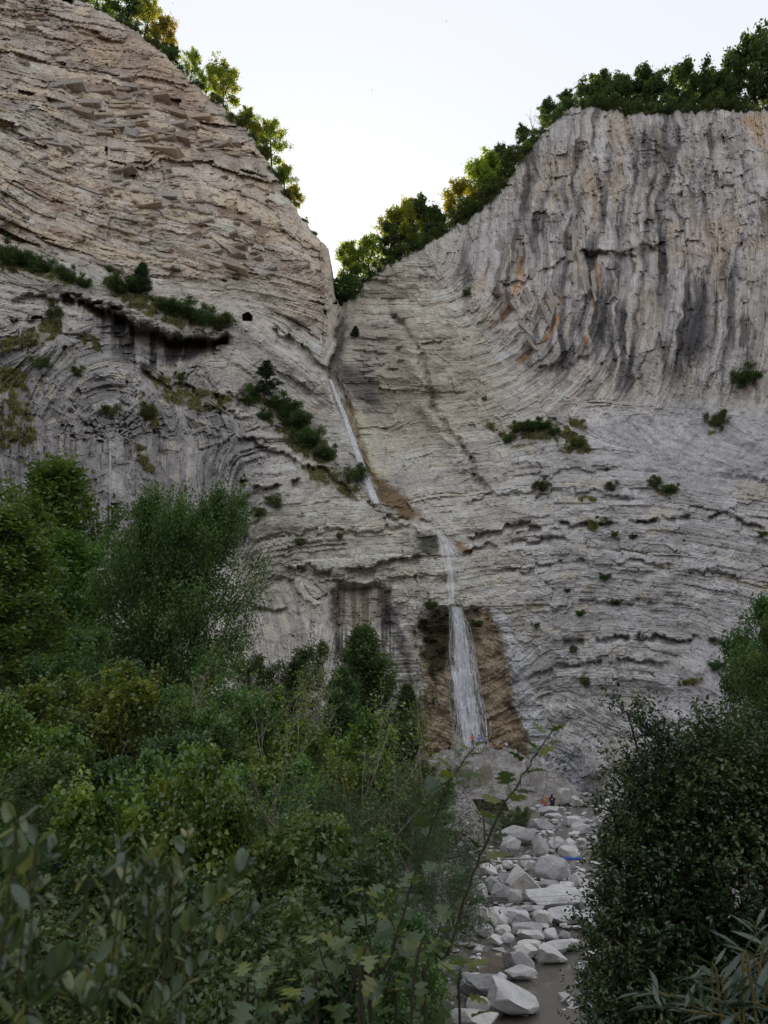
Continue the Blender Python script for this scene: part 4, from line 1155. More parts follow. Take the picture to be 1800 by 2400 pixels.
proto('maple', dict(seed=16, stems=4, lean=.38, n1=40, n2=8, n3=5, per=9, L1=.36, t0=.2, leaf='maple', lsize=.026, lratio=.8, jit=.022, trunk_r=.014, bark='grey', hexa=True, up=.9),
      dict(seed=17, stems=3, lean=.3, n1=36, n2=8, n3=5, per=8, L1=.34, t0=.25, leaf='maple', lsize=.027, lratio=.8, jit=.022, trunk_r=.014, bark='grey', hexa=True, up=.9))
proto('thicket', dict(seed=18, stems=6, lean=.5, n1=44, n2=8, n3=6, per=11, L1=.36, t0=.06, leaf='scrub', lsize=.024, lratio=.6, jit=.024, bark='grey', prof='dome', trunk_r=.012),
      dict(seed=19, stems=6, lean=.5, n1=44, n2=8, n3=6, per=11, L1=.36, t0=.06, leaf='dark', lsize=.024, lratio=.6, jit=.026, bark='dark', prof='dome', trunk_r=.012),
      dict(seed=20, stems=5, lean=.4, n1=44, n2=8, n3=6, per=10, L1=.36, t0=.06, leaf='birch', lsize=.026, lratio=.6, jit=.024, bark='grey', prof='dome', trunk_r=.012))
proto('twiggy', dict(seed=21, stems=6, lean=.42, n1=44, n2=6, n3=4, per=2, L1=.40, t0=.2, leaf='maple', lsize=.02, jit=.012, bark='grey', bare=3, elev=(.6, 1.2), prof='fan', trunk_r=.012))
proto('bare', dict(seed=22, stems=2, lean=.3, n1=14, n2=5, n3=3, per=0, L1=.4, t0=.3, bark='dark', bare=3, trunk_r=.03, elev=(.3, 1.0)))
proto('feather', dict(seed=23, stems=9, lean=.4, n1=60, n2=9, n3=5, per=12, L1=.34, t0=.06, leaf='feather', lsize=.026, lratio=.12, jit=.016, bark='grey', elev=(.8, 1.3), prof='fan', align=True, trunk_r=.008))
def make_pine(seed, n=15):
    r = np.random.RandomState(seed); g = Geo(); pts, rn, ax = [], [], []
    tp = np.array([[.01 * math.sin(i), .01 * math.cos(i * 1.7), i / 8 * .97] for i in range(9)])
    g.tube(tp, np.linspace(.018, .003, 9), 7)
    for k in range(n * 3):
        q = .28 + .70 * (k // 3 + r.uniform(-.2, .2)) / n
        az = r.uniform(0, 6.28); L = .30 * (1.06 - q) ** .6 * r.uniform(.55, 1.1)
        p = np.array([0, 0, q]); d = np.array([math.cos(az), math.sin(az), r.uniform(-.05, .3)])
        P = np.stack([p, p + d * L * .5 + [0, 0, .01], p + d * L + [0, 0, .035]])
        g.tube(P, [.005, .0035, .0018], 4)
        for s in range(9):
            t = r.uniform(.35, 1.05); c = p + d * L * t + [0, 0, .035 * t] + r.normal(0, [.022, .022, .008])
            m = 34; dirs = r.normal(size=(m, 3)); dirs[:, 2] = np.abs(dirs[:, 2]) * .6; dirs /= np.linalg.norm(dirs, axis=1)[:, None]
            pts.append(c + dirs * .016); ax.append(dirs); rn.append(np.full(m, r.uniform(.15, .8)) + r.normal(0, .1, m))
    return g.mesh('trunk', BARK['dark']), leaves_mesh('crown', np.concatenate(pts), np.concatenate(rn), .032, .13, r, LEAF['pine'], .2, np.concatenate(ax))
PROTO['pine'] = [make_pine(3)]
PROTO['juniper'] = [make_plant(seed=31, n1=60, n2=8, n3=5, per=12, L1=.34, t0=.02, leaf='pine', lsize=.034, lratio=.3, jit=.03, prof='cone', bark='dark', elev=(.1, .6))]

ORD = ['first', 'second', 'third', 'fourth', 'fifth', 'sixth', 'seventh', 'eighth', 'ninth', 'tenth', 'eleventh', 'twelfth', 'thirteenth', 'fourteenth', 'fifteenth', 'sixteenth', 'seventeenth', 'eighteenth', 'nineteenth', 'twentieth',
       'twenty-first', 'twenty-second', 'twenty-third', 'twenty-fourth', 'twenty-fifth', 'twenty-sixth', 'twenty-seventh', 'twenty-eighth', 'twenty-ninth', 'thirtieth', 'thirty-first', 'thirty-second', 'thirty-third', 'thirty-fourth', 'thirty-fifth']
_pn = [0]
def plant(name, kind, loc, H, label, cat, group=None, variant=None, wide=1.0, rz=None, tilt=0.0):
    _pn[0] += 1
    v = PROTO[kind]; wood, crown = v[(_pn[0] if variant is None else variant) % len(v)]
    e = empty(name, loc, (_pn[0] * 2.399) % 6.283 if rz is None else rz)
    _k = random.Random(_pn[0]); e.scale = (H * wide * _k.uniform(.85, 1.15), H * wide * _k.uniform(.85, 1.15), H); e.rotation_euler[1] = tilt
    link('trunk', wood, e)
    if crown is not None: link('crown', crown, e)
    return tag(e, label, cat, group)
def rim_v(u): return float(np.interp(u, [q[0] for q in RIM], [q[1] for q in RIM]))
def on_rim(u, back=1.5, down=0.0):
    v = rim_v(u) + down
    D = float(cliff_depth(np.array([float(u)]), np.array([v]), False)[0]) + 2.2
    p = unproject(u, v, D)
    return Vector((p[0], p[1] + back, p[2] + .3 * back - .3)), D / FPX * 1.25
# left rim, from the notch upwards
_left = [(690, 62, 'golden'), (664, 66, 'rim_oak'), (632, 118, 'rim_oak'), (600, 60, 'golden'), (574, 70, 'rim_oak'), (520, 122, 'rim_oak'), (478, 84, 'rim_oak'), (440, 84, 'rim_oak'), (405, 72, 'rim_dark'),
         (372, 92, 'golden'), (330, 120, 'rim_oak'), (290, 140, 'rim_dark'), (250, 66, 'rim_oak'), (215, 100, 'rim_oak'), (170, 110, 'rim_oak'), (130, 80, 'rim_dark')]
for k, (u, h, kd) in enumerate(_left):
    p, s = on_rim(u, 1.8)
    plant('rim_tree', kd, p, h * s, f'{"sunlit yellow" if kd == "golden" else "backlit green" if kd == "rim_oak" else "dark green"} tree on the left cliff rim, {ORD[k]} up from the notch', 'tree', 'trees along the left cliff rim')
_lsh = [(735, 22), (712, 26), (676, 34), (650, 40), (615, 44), (590, 38), (560, 44), (540, 40), (505, 38), (460, 44), (425, 40), (390, 50), (355, 44), (312, 46), (272, 44), (235, 42), (195, 40), (150, 40), (110, 40)]
for k, (u, h) in enumerate(_lsh):
    p, s = on_rim(u, .6, 4)
    h = h * random.Random(k + 50).uniform(.4, .8)
    plant('rim_shrub', 'shrub', p, h * s, f'low shrub at the edge of the left cliff rim, {ORD[k]} up from the notch', 'shrub', 'shrubs along the left cliff rim', wide=1.25)
# right rim, from the notch upwards
_right = [(800, 74, 'rim_dark', 1), (832, 128, 'rim_oak', 2), (868, 108, 'rim_oak', 2), (905, 110, 'rim_dark', 3), (938, 130, 'rim_oak', 4), (972, 138, 'rim_oak', 4), (1004, 128, 'rim_dark', 4), (1034, 88, 'rim_dark', 3), (1075, 118, 'golden', 6), (1100, 70, 'rim_dark', 3),
          (1122, 140, 'rim_oak', 7), (1155, 138, 'rim_oak', 7), (1186, 110, 'rim_dark', 6), (1240, 80, 'rim_dark', 5), (1298, 80, 'rim_dark', 4), (1345, 70, 'rim_dark', 2), (1385, 84, 'rim_dark', 3), (1422, 150, 'rim_dark', 4), (1466, 118, 'rim_dark', 3), (1508, 150, 'rim_dark', 5), (1548, 106, 'rim_dark', 3),
          (1588, 92, 'rim_dark', 5), (1622, 66, 'rim_dark', 3), (1664, 170, 'rim_dark', 5), (1700, 130, 'rim_dark', 3), (1740, 190, 'rim_dark', 6), (1790, 236, 'rim_dark', 5), (1835, 210, 'rim_dark', 3)]
for k, (u, h, kd, bk) in enumerate(_right):
    p, s = on_rim(u, bk * .8)
    plant('rim_tree', kd, p, h * s, f'{"sunlit yellow" if kd == "golden" else "backlit green" if kd == "rim_oak" else "dark green"} tree on the right cliff rim, {ORD[k]} up from the notch', 'tree', 'trees along the right cliff rim')
_rsh = [(806, 60), (820, 52), (850, 52), (880, 50), (912, 48), (945, 52), (978, 50), (1010, 52), (1042, 56), (1072, 58), (1098, 62), (1124, 66), (1146, 64), (1168, 66), (1190, 62), (1212, 60), (1232, 58), (1252, 52), (1275, 46), (1300, 44), (1325, 40),
        (1365, 44), (1405, 48), (1445, 50), (1485, 52), (1525, 54), (1565, 50), (1605, 56), (1642, 54), (1682, 52), (1722, 54), (1765, 50), (1810, 50)]
for k, (u, h) in enumerate(_rsh):
    p, s = on_rim(u, .7, 5)
    h = h * random.Random(k).uniform(.45, .9)
    plant('rim_shrub', 'shrub', p, h * s, f'low shrub at the edge of the right cliff rim, {ORD[k]} up from the notch', 'shrub', 'shrubs along the right cliff rim', wide=1.3)
p, s = on_rim(1262, 1.5); plant('dead_tree', 'bare', p, 88 * s, 'bare dead tree sticking up from the right rim slope', 'tree')

# ------------------------------------------------------------------ plants rooted in the cliff
def on_cliff(u, v, out=.2):
    D = float(np.min(cliff_depth(np.array([u - 6., u, u + 6.]), np.array([v, v, v]) * 1.0, False)))
    return Vector(unproject(u, v, D - out)), D / FPX * 1.12
_cl = [(330, 690, 88, 'juniper', 'dark juniper bush on the left wall above the black overhang'), (20, 622, 52, 'shrub', 'dark shrub on the left wall ledge at the picture edge'), (58, 626, 44, 'shrub', 'shrub on the left wall ledge, next to the edge one'),
 (100, 640, 40, 'shrub', 'shrub in the middle of the left wall ledge'), (150, 656, 36, 'shrub', 'shrub on the left wall ledge, second from its right end'), (195, 672, 26, 'shrub', 'small shrub at the right end of the left wall ledge'),
 (282, 688, 50, 'shrub', 'shrub just left of the juniper bush'), (385, 734, 40, 'shrub', 'shrub just right of the juniper bush on the ledge'), (425, 745, 46, 'shrub', 'upright shrub midway between juniper and tunnel opening'), (465, 762, 44, 'shrub', 'broad shrub left of the tunnel opening, second nearest to it'), (510, 772, 48, 'shrub', 'shrub on the ledge nearest to the tunnel opening'),
 (125, 748, 34, 'scrubby', 'tawny bush on the grassy ledge at left'), (580, 952, 56, 'birchy', 'pale green airy bush left of the pine'), (640, 956, 26, 'shrub', 'dark shrub at the foot of the pine'), (668, 975, 48, 'shrub', 'dark shrub right of the pine foot, upper'), (690, 1010, 52, 'shrub', 'dark shrub on the slope below the pine, middle'), (725, 1050, 50, 'shrub', 'dark shrub on the slope below the pine, lower'), (760, 1078, 34, 'shrub', 'small shrub at the lower end of the slope below the pine'), (620, 985, 24, 'shrub', 'small shrub under the bank below the pine'),
 (835, 1130, 40, 'shrub', 'shrub at the left foot of the upper fall'), (640, 1190, 32, 'scrubby', 'small bush under the jutting ledge of the left wall'), (610, 1212, 22, 'scrubby', 'tiny bush left below the jutting ledge'), (420, 890, 20, 'scrubby', 'tiny bush under the pale concave wall'), (255, 980, 34, 'scrubby', 'green tuft inside the arched fold'), (345, 985, 36, 'scrubby', 'green tuft right of the arched fold'), (795, 1262, 14, 'scrubby', 'tiny tuft on the slab left of the middle fall'), (705, 1280, 18, 'scrubby', 'tuft on the wide wall left of the falls'),
 (1010, 1430, 22, 'shrub', 'green tuft on the lip left of the lower fall'), (1118, 1470, 20, 'fresh', 'bright green tuft right of the top of the lower fall'), (1215, 1015, 32, 'shrub', 'bush at the left end of the grassy ledge on the right wall'), (1240, 1012, 36, 'shrub', 'largest bush of the grassy ledge on the right wall'), (1270, 1010, 34, 'shrub', 'bush in the middle of the grassy ledge on the right wall'), (1300, 1020, 24, 'shrub', 'small bush at the right of the grassy ledge on the right wall'), (1355, 1050, 32, 'shrub', 'bush at the lower tip of the grassy ledge on the right wall'), (1192, 1038, 20, 'shrub', 'small bush below the left end of the grassy ledge'),
 (1270, 1152, 34, 'shrub', 'round dark bush in the middle of the right wall'), (1435, 1150, 28, 'shrub', 'bush on the right wall under the purple scree'), (1535, 1142, 30, 'shrub', 'dark bush in the clump below the purple scree, left'), (1572, 1155, 26, 'shrub', 'dark bush in the clump below the purple scree, right'), (1752, 905, 60, 'shrub', 'dark bush in the cleft at the far right wall'), (1680, 1000, 44, 'scrubby', 'tawny bush on the steep bed at right'), (1135, 938, 12, 'scrubby', 'tiny yellow tuft on the right wall crevice'), (1412, 1232, 26, 'scrubby', 'mossy tuft above the long dark bed at right'),
 (1440, 1258, 16, 'fresh', 'bright moss tuft under the long dark bed'), (1485, 1262, 14, 'fresh', 'second bright moss tuft under the long dark bed'), (1420, 1360, 20, 'shrub', 'small bush above the pale arched bed'), (1440, 1418, 18, 'shrub', 'small bush on the pale arched bed'), (1362, 1444, 16, 'shrub', 'small round bush right of the lower fall, top'), (1255, 1474, 16, 'shrub', 'small round bush right of the lower fall, low'), (1330, 1388, 12, 'shrub', 'tiny bush right of the lower fall under the pale beds'), (1345, 1530, 18, 'scrubby', 'grey tuft in the bedding right of the white band'), (1370, 1608, 24, 'scrubby', 'tuft in the shadowed gash right of the white band'), (1680, 1570, 24, 'shrub', 'bush on the rubble slope at right'),
 (832, 790, 30, 'juniper', 'small dark spruce in the gorge under the notch'), (1095, 690, 16, 'scrubby', 'tuft where the beds turn upright'), (1790, 1260, 18, 'scrubby', 'tuft at the right picture edge'), (90, 865, 30, 'scrubby', 'tawny bush left of the arched fold'), (180, 880, 24, 'scrubby', 'dark tuft on top of the arched fold')]
PROTO['scrubby'] = [PROTO['shrub'][1]]; PROTO['birchy'] = [PROTO['fresh'][1]]
for u, v, h, kd, lb in _cl:
    if u > 1100: h *= .82
    p, s = on_cliff(u, v)
    plant('cliff_shrub', 'shrub' if kd == 'fresh' else kd, p, h * s, lb, 'bush', 'bushes rooted in the cliff', variant=(0 if u < 800 else int(u) % 2) if kd == 'shrub' else None, wide=1.0 if kd in ('juniper', 'birchy') else 1.2)
p, s = on_cliff(620, 948, 1.0); plant('pine_tree', 'pine', p, 106 * s, 'lone dark pine on the left wall beside the upper fall', 'tree', wide=1.5)

def build_turf():
    r = np.random.RandomState(3); cs, rn = [], []
    for pts in TURF:
        a = np.array(pts); n = int((a[:, 0].max() - a[:, 0].min()) * (a[:, 1].max() - a[:, 1].min()) * .7)
        U, V = r.uniform(a[:, 0].min(), a[:, 0].max(), n), r.uniform(a[:, 1].min(), a[:, 1].max(), n)
        k = sdpoly(U + (fbm(U / 20, V / 20, 5) - .5) * 24, V, pts) < 0; U, V = U[k], V[k]
        if not len(U): continue
        k = fbm(U / 14, V / 14, 7, 3) > .47; U, V = U[k], V[k]
        P = unproject(U, V, cliff_depth(U, V, False) - .1); P[:, 2] += r.uniform(0, .3, len(P))
        cs.append(P); rn.append(fbm(U / 12, V / 12, 8, 3) * 1.1 - .05 + r.normal(0, .1, len(U)))
    c = np.concatenate(cs)
    ax = r.normal(0, .5, (len(c), 3)); ax[:, 2] += 1
    return leaves_mesh('ledge_grass', c, np.concatenate(rn), .55, .26, r, LEAF['grass'], 0., ax)
tag(link('ledge_grass', build_turf()), 'tufts of dry grass on the cliff ledges', 'grass', kind='stuff')
def build_litter():
    """low herbs and fallen leaves over the shaded left bank"""
    r = np.random.RandomState(9)
    Y = r.uniform(8, 95, 110000); X = stream_x(Y) - r.uniform(2, 60, len(Y)) * np.minimum(1, Y / 45 + .35)
    half = np.interp(Y, [0, 14, 30, 60, 105], [1.5, 1.7, 2.4, 5.0, 7.0])
    k = (stream_x(Y) - X > half * (1.7 + 2 * fbm(X / 3, Y / 3, 4, 3))) & (fbm(X / 2, Y / 2, 6, 3) > .4)
    X, Y = X[k], Y[k]; P = np.stack([X, Y, ground_z(X, Y) + r.uniform(.02, .35, len(X))], -1)
    ax = r.normal(0, .7, (len(P), 3)); ax[:, 2] += .8
    return leaves_mesh('ground_cover', P, fbm(X / 3, Y / 3, 12, 3) + r.normal(0, .12, len(X)), .16, .4, r, LEAF['scrub'], .4, ax)
tag(link('ground_cover', build_litter()), 'low herbs and weeds covering the shaded left bank', 'undergrowth', kind='stuff')

# ------------------------------------------------------------------ trees and shrubs of the valley floor
def in_valley(name, kind, u, vtop, Y, label, cat='tree', wide=1.0, variant=None, tilt=0.0, group=None):
    top = unproject(u, vtop, Y); x = top[0]
    g = float(ground_z(np.array([x]), np.array([Y]))[0])
    return plant(name, kind, (x, Y, g - .05), max(top[2] - g, .3), label, cat, group, variant, wide, None, tilt)
V = in_valley
V('willow_tree', 'willow', 392, 1165, 42, 'big grey-green willow filling the left middle below the cliff', wide=.68)
V('birch_tree', 'birch', 62, 1175, 33, 'slender birch with a pale trunk at the left picture edge', wide=1.15)
V('leafy_tree', 'fresh', 128, 1105, 56, 'bright green leafy tree behind the birch, tallest at left', wide=1.0, variant=0)
V('leafy_tree', 'fresh', 12, 1150, 52, 'bright green tree cut by the left picture edge', variant=1)
V('leafy_tree', 'fresh', 225, 1260, 50, 'dark-trunked leafy tree between birch and willow', variant=0)
V('poplar_tree', 'poplar', 870, 1462, 56, 'dark dense tree in front of the cliff left of the lower fall', wide=1.1)
V('poplar_tree', 'poplar', 950, 1600, 62, 'slim dark tree just left of the lower fall', wide=.9)
V('leafy_tree', 'poplar', 795, 1560, 50, 'dark leafy tree in front of the cave streaks', wide=1.05)
V('dark_shrub', 'thicket', 655, 1478, 74, 'dark round shrub at the cliff foot right of the willow', 'shrub', variant=1, wide=.8)
V('willow_bush', 'willow_small', 265, 1480, 30, 'grey-green willow bush under the big willow at left', 'shrub', wide=.9)
V('willow_bush', 'willow_small', 480, 1560, 32, 'willow bush under the big willow, right of its trunk', 'shrub', wide=.9)
V('maple_bush', 'maple', 228, 1560, 23, 'yellow-green maple with a leafy spire left of centre', 'tree', wide=.8, variant=0)
V('maple_bush', 'maple', 120, 1640, 20, 'yellow-green maple sapling at far left', 'tree', wide=.8, variant=1)
V('maple_bush', 'maple', 350, 1770, 13, 'yellow maple bush in the left middle ground, left of a pair', 'shrub', wide=.62, variant=0)
V('maple_bush', 'maple', 480, 1800, 12.5, 'yellow maple bush in the left middle ground, right of a pair', 'shrub', wide=.62, variant=1)
V('twiggy_bush', 'twiggy', 590, 1590, 27, 'bush of bare grey twigs below the cliff foot', 'shrub')
V('twiggy_bush', 'twiggy', 715, 1620, 22, 'bush of long bare twigs leaning right in the middle of the thicket', 'shrub', tilt=.25)
V('twiggy_bush', 'twiggy', 660, 1830, 15, 'tangle of pale dead twigs low in the thicket', 'shrub', tilt=.4)
V('thicket_bush', 'thicket', 545, 1590, 25, 'green bush in front of the bare grey twigs', 'shrub', variant=2, wide=.8)
V('thicket_bush', 'thicket', 640, 1640, 23, 'light green bush in the centre of the thicket', 'shrub', variant=2, wide=.8)
V('thicket_bush', 'thicket', 400, 1640, 25, 'olive bush below the big willow', 'shrub', variant=0, wide=.8)
V('thicket_bush', 'thicket', 320, 1660, 21, 'dark bush below the big willow, left', 'shrub', variant=1, wide=.9)
V('thicket_bush', 'thicket', 40, 1560, 25, 'olive bush under the birch', 'shrub', variant=0)
V('thicket_bush', 'thicket', 30, 1720, 15, 'dark olive bush at the left edge, middle height', 'shrub', variant=0, wide=.9)
V('thicket_bush', 'thicket', 150, 1790, 13, 'dark bush left of the yellow maples', 'shrub', variant=1, wide=.9)
V('thicket_bush', 'thicket', 570, 1720, 18, 'green bush right of the yellow maples', 'shrub', variant=2, wide=.85)
V('maple_bush', 'maple', 800, 1690, 27, 'yellow-green bush under the dark dense tree', 'shrub', variant=1, wide=.8)
V('maple_bush', 'maple', 690, 1740, 20, 'yellow-green bush amid the bare twigs', 'shrub', variant=0, wide=.7)
V('thicket_bush', 'thicket', 880, 1760, 30, 'green bush near the foot of the dark dense tree', 'shrub', variant=0, wide=.9)
V('thicket_bush', 'thicket', 965, 1770, 46, 'grey-green bush beside the foot of the rock mound', 'shrub', variant=0, wide=.9)
V('thicket_bush', 'thicket', 1000, 1800, 46, 'bush behind the scrub left of the sign shelter', 'shrub', variant=2, wide=.8)
V('thicket_bush', 'thicket', 1190, 1882, 52, 'small round shrub right of the sign shelter', 'shrub', variant=0, wide=1.1)
V('willow_bush', 'willow_small', 1010, 1880, 38, 'low willow scrub left of the sign shelter', 'shrub', wide=.9)
V('twiggy_bush', 'twiggy', 1085, 1960, 27, 'sparse grey twigs on the left bank by the boulders', 'shrub', wide=.8)
V('feathery_bush', 'feather', 860, 1868, 15, 'feathery grey-green bush left of the tall thorny stems', 'shrub', wide=1.0)
V('feathery_bush', 'feather', 905, 1930, 19, 'feathery bush behind the thorny stems, nearer the stream', 'shrub', wide=1.0)
V('thicket_bush', 'thicket', 760, 1850, 14, 'green bush left of the feathery grey-green bush', 'shrub', variant=2, wide=.8)
V('thicket_bush', 'thicket', 620, 1900, 12, 'dark bush in the hollow below the dead twigs', 'shrub', variant=1, wide=.9)
V('thicket_bush', 'thicket', 500, 1960, 10.5, 'dark bush below the yellow maples', 'shrub', variant=1, wide=.9)
V('thicket_bush', 'thicket', 380, 2010, 9.5, 'dark olive bush behind the blurred sprigs', 'shrub', variant=0, wide=.9)
V('thicket_bush', 'thicket', 130, 2030, 9, 'small-leaved round bush at lower left', 'shrub', variant=0, wide=1.0)
V('thicket_bush', 'thicket', -20, 1960, 10, 'dark bush cut by the lower left edge', 'shrub', variant=1, wide=1.0)
V('thicket_bush', 'thicket', 700, 2080, 10.5, 'dark leafy bush over the bare bank', 'shrub', variant=1, wide=.9)
V('thicket_bush', 'thicket', 830, 2130, 11.5, 'green bush at the foot of the thorny stems', 'shrub', variant=2, wide=.9)
V('thicket_bush', 'thicket', 560, 2160, 8.6, 'shaded bush at bottom left of the bare bank', 'shrub', variant=1, wide=.9)
V('willow_tree', 'willow_small', 1775, 1400, 62, 'olive willow on the rubble slope at the right edge', wide=.62)
V('willow_tree', 'willow_small', 1835, 1470, 50, 'olive willow cut by the right picture edge', wide=.7)
V('willow_bush', 'willow_small', 1790, 1640, 44, 'low olive willow behind the dark box bush', 'shrub', wide=1.0)
# ------------------------------------------------------------------ near plants: box bush, thorny stems, leafy sprigs
def lobe_bush(name, Y, lobes, label, seed, shoots, nleaf, lsize, leaf, rooty):
    """dense evergreen bush: leafy shoots crowding lobes; lobe = (u, v, half width px, half height px, depth m, lean)"""
    r = np.random.RandomState(seed); px = Y / FPX * 1.06
    g = Geo(); cs, ax, rn = [], [], []
    u0 = rooty; b = unproject(u0, 2300, Y); gz = float(ground_z(np.array([b[0]]), np.array([Y]))[0]); base = np.array([b[0], Y, gz - .03])
    area = np.array([q[2] * q[3] for q in lobes], float); area /= area.sum()
    for (u, v, ru, rv, rd, lean), fr in zip(lobes, area):
        c = unproject(u, v, Y + rd * .3) - base
        m = int(shoots * fr)
        d = r.normal(size=(m, 3)); d[:, 1] -= .35; d /= np.linalg.norm(d, axis=1)[:, None]
        lump = .72 + .55 * fbm(d[:, 0] * 2.6 + seed + u, d[:, 2] * 2.6 + d[:, 1] * 1.7, seed, 3)
        q = lump * r.uniform(.45, 1.0, m) ** .45
        p = c + d * np.array([ru * px, rd, rv * px]) * q[:, None]
        p[:, 0] += lean * (p[:, 2] - c[2])
        tone = .34 + .9 * (fbm(p[:, 0] * 5 + 3, p[:, 2] * 5 + p[:, 1] * 4, seed + 4, 3) - .42)
        g.tube(np.stack([[0, 0, 0], c * .35 + [0, 0, .15], c * .8, c + [lean * rv * px * .5, 0, rv * px * .5]]), [.022, .018, .012, .004], 6)
        for k in range(0, m, 5):
            s = c + (p[k] - c) * .35; g.tube(np.stack([s, (s + p[k]) / 2 + r.normal(0, .02, 3), p[k]]), [.006, .004, .002], 4)
        out = d * .75 + np.array([0, -.1, .55]) + r.normal(0, .35, (m, 3)); out /= np.linalg.norm(out, axis=1)[:, None]
        L = .13 * r.uniform(.6, 1.4, m)
        t = (np.arange(nleaf) + .3) / nleaf
        P = p[:, None] + out[:, None] * (L[:, None] * t[None])[..., None] + r.normal(0, .012, (m, nleaf, 3))
        cs.append(P.reshape(-1, 3)); rn.append((tone[:, None] + .20 * t[None] + r.normal(0, .10, (m, nleaf))).ravel())
        sd = np.cross(out, r.normal(size=(m, 3))); sd /= np.linalg.norm(sd, axis=1)[:, None] + 1e-9
        sg_ = np.where(np.arange(nleaf) % 2, 1., -1.)
        ax.append((out[:, None] * .8 + sd[:, None] * sg_[None, :, None]).reshape(-1, 3))
    e = tag(empty(name, tuple(base)), label, 'shrub')
    link('trunk', g.mesh('trunk', BARK['dark']), e)
    link('crown', leaves_mesh('crown', np.concatenate(cs), np.concatenate(rn), lsize, .5, r, LEAF[leaf], .5, np.concatenate(ax), True), e)
    return e
lobe_bush('box_bush', 4.6, [(1745, 2100, 265, 310, .75, 0), (1540, 2090, 100, 150, .5, 0), (1530, 2290, 125, 130, .5, 0), (1620, 1880, 115, 120, .5, 0), (1572, 1760, 40, 60, .3, -1.0), (1500, 1690, 26, 40, .2, -1.3), (1470, 1800, 30, 26, .2, -1.0), (1660, 1735, 30, 50, .25, -.2), (1440, 1905, 34, 24, .2, -.6), (1790, 1800, 140, 110, .6, 0), (1488, 1850, 46, 34, .3, -.3), (1480, 1990, 55, 52, .3, 0), (1730, 2400, 300, 150, .7, 0), (1445, 2190, 62, 70, .35, 0), (1420, 2380, 66, 50, .3, 0)],
          'large dark box bush filling the lower right', 5, 7600, 13, .027, 'box', 1690)

def near_leaf_mat(name, cols, gloss=.10, transl=.35):
    t = NT(name)
    rnd = t.n('ShaderNodeObjectInfo').outputs['Random']
    c = t.ramp(rnd, [(i / (len(cols) - 1), srgb(*q)) for i, q in enumerate(cols)])
    n1 = t.noise(t.obj(), 7.0, 4, .6)
    c = t.mix(c, t.ramp(n1, [(.3, .78), (.7, 1.15)]), 1.0, 'MULTIPLY')
    d = t.n('ShaderNodeBsdfDiffuse'); tl = t.n('ShaderNodeBsdfTranslucent'); g = t.n('ShaderNodeBsdfGlossy')
    g.inputs['Roughness'].default_value = .38; g.inputs['Color'].default_value = (.9, .96, 1, 1)
    t.l(c, d.inputs['Color']); t.l(t.mix(c, (1.4, 1.4, .7), 1.0, 'MULTIPLY'), tl.inputs['Color'])
    m1 = t.n('ShaderNodeMixShader'); m1.inputs[0].default_value = transl; t.l(d.outputs[0], m1.inputs[1]); t.l(tl.outputs[0], m1.inputs[2])
    m2 = t.n('ShaderNodeMixShader'); m2.inputs[0].default_value = gloss; t.l(m1.outputs[0], m2.inputs[1]); t.l(g.outputs[0], m2.inputs[2])
    t.l(m2.outputs[0], t.out.inputs[0])
    return t.m
NL = {'thorn': near_leaf_mat('thorn_leaf', [(50, 70, 34), (64, 84, 42), (84, 102, 56), (116, 120, 54)], .05),
      'sprig': near_leaf_mat('sprig_leaf', [(52, 70, 34), (66, 86, 44), (84, 104, 60), (128, 130, 72)], .07),
      'narrow': near_leaf_mat('narrow_leaf', [(44, 60, 38), (58, 76, 50), (76, 92, 66)], .07)}
def outline_leaf(name, half, mat, fold=.18, curl=.16):
    """half: (x along the leaf, half width) outline from base to tip; a folded, drooping blade along +X"""
    half = np.array(half); n = len(half)
    x = half[:, 0]; z0 = -curl * x * x
    mid = np.stack([x, x * 0, z0], -1)
    L = np.stack([x, half[:, 1], z0 + fold * np.abs(half[:, 1]) - .25 * half[:, 1] ** 2], -1)
    R = L * np.array([1, -1, 1])
    V_ = np.concatenate([mid, L, R]); i = np.arange(n - 1)
    F = np.concatenate([np.stack([i, i + 1, i + 1 + n, i + n], -1), np.stack([i, i + 2 * n, i + 1 + 2 * n, i + 1], -1)])
    return mesh_from(name, V_, F, True, None, (mat,))
oval = [(0, .012), (.08, .09), (.2, .19), (.4, .25), (.62, .26), (.82, .20), (.94, .11), (1, .01)]
lobed = [(0, .01), (.16, .012), (.2, .10), (.24, .30), (.30, .44), (.36, .34), (.40, .20), (.46, .22), (.52, .38), (.60, .46), (.64, .34), (.68, .18), (.74, .17), (.80, .24), (.86, .22), (.92, .12), (1, .004)]
narrow = [(0, .006), (.12, .03), (.3, .072), (.5, .085), (.7, .065), (.88, .03), (1, .003)]
LM = {'thorn': [outline_leaf('leaf', lobed, NL['thorn'], .3, .22), outline_leaf('leaf', lobed, NL['thorn'], .12, .4)],
      'sprig': [outline_leaf('leaf', oval, NL['sprig'], .25, .14), outline_leaf('leaf', oval, NL['sprig'], .4, -.1)],
      'narrow': [outline_leaf('leaf', narrow, NL['narrow'], .3, .2)]}
STEMM = {'thorn': bark_mat('thorn_stem', (60, 58, 46)), 'sprig': bark_mat('sprig_stem', (70, 76, 46)), 'narrow': bark_mat('narrow_stem', (92, 84, 52))}
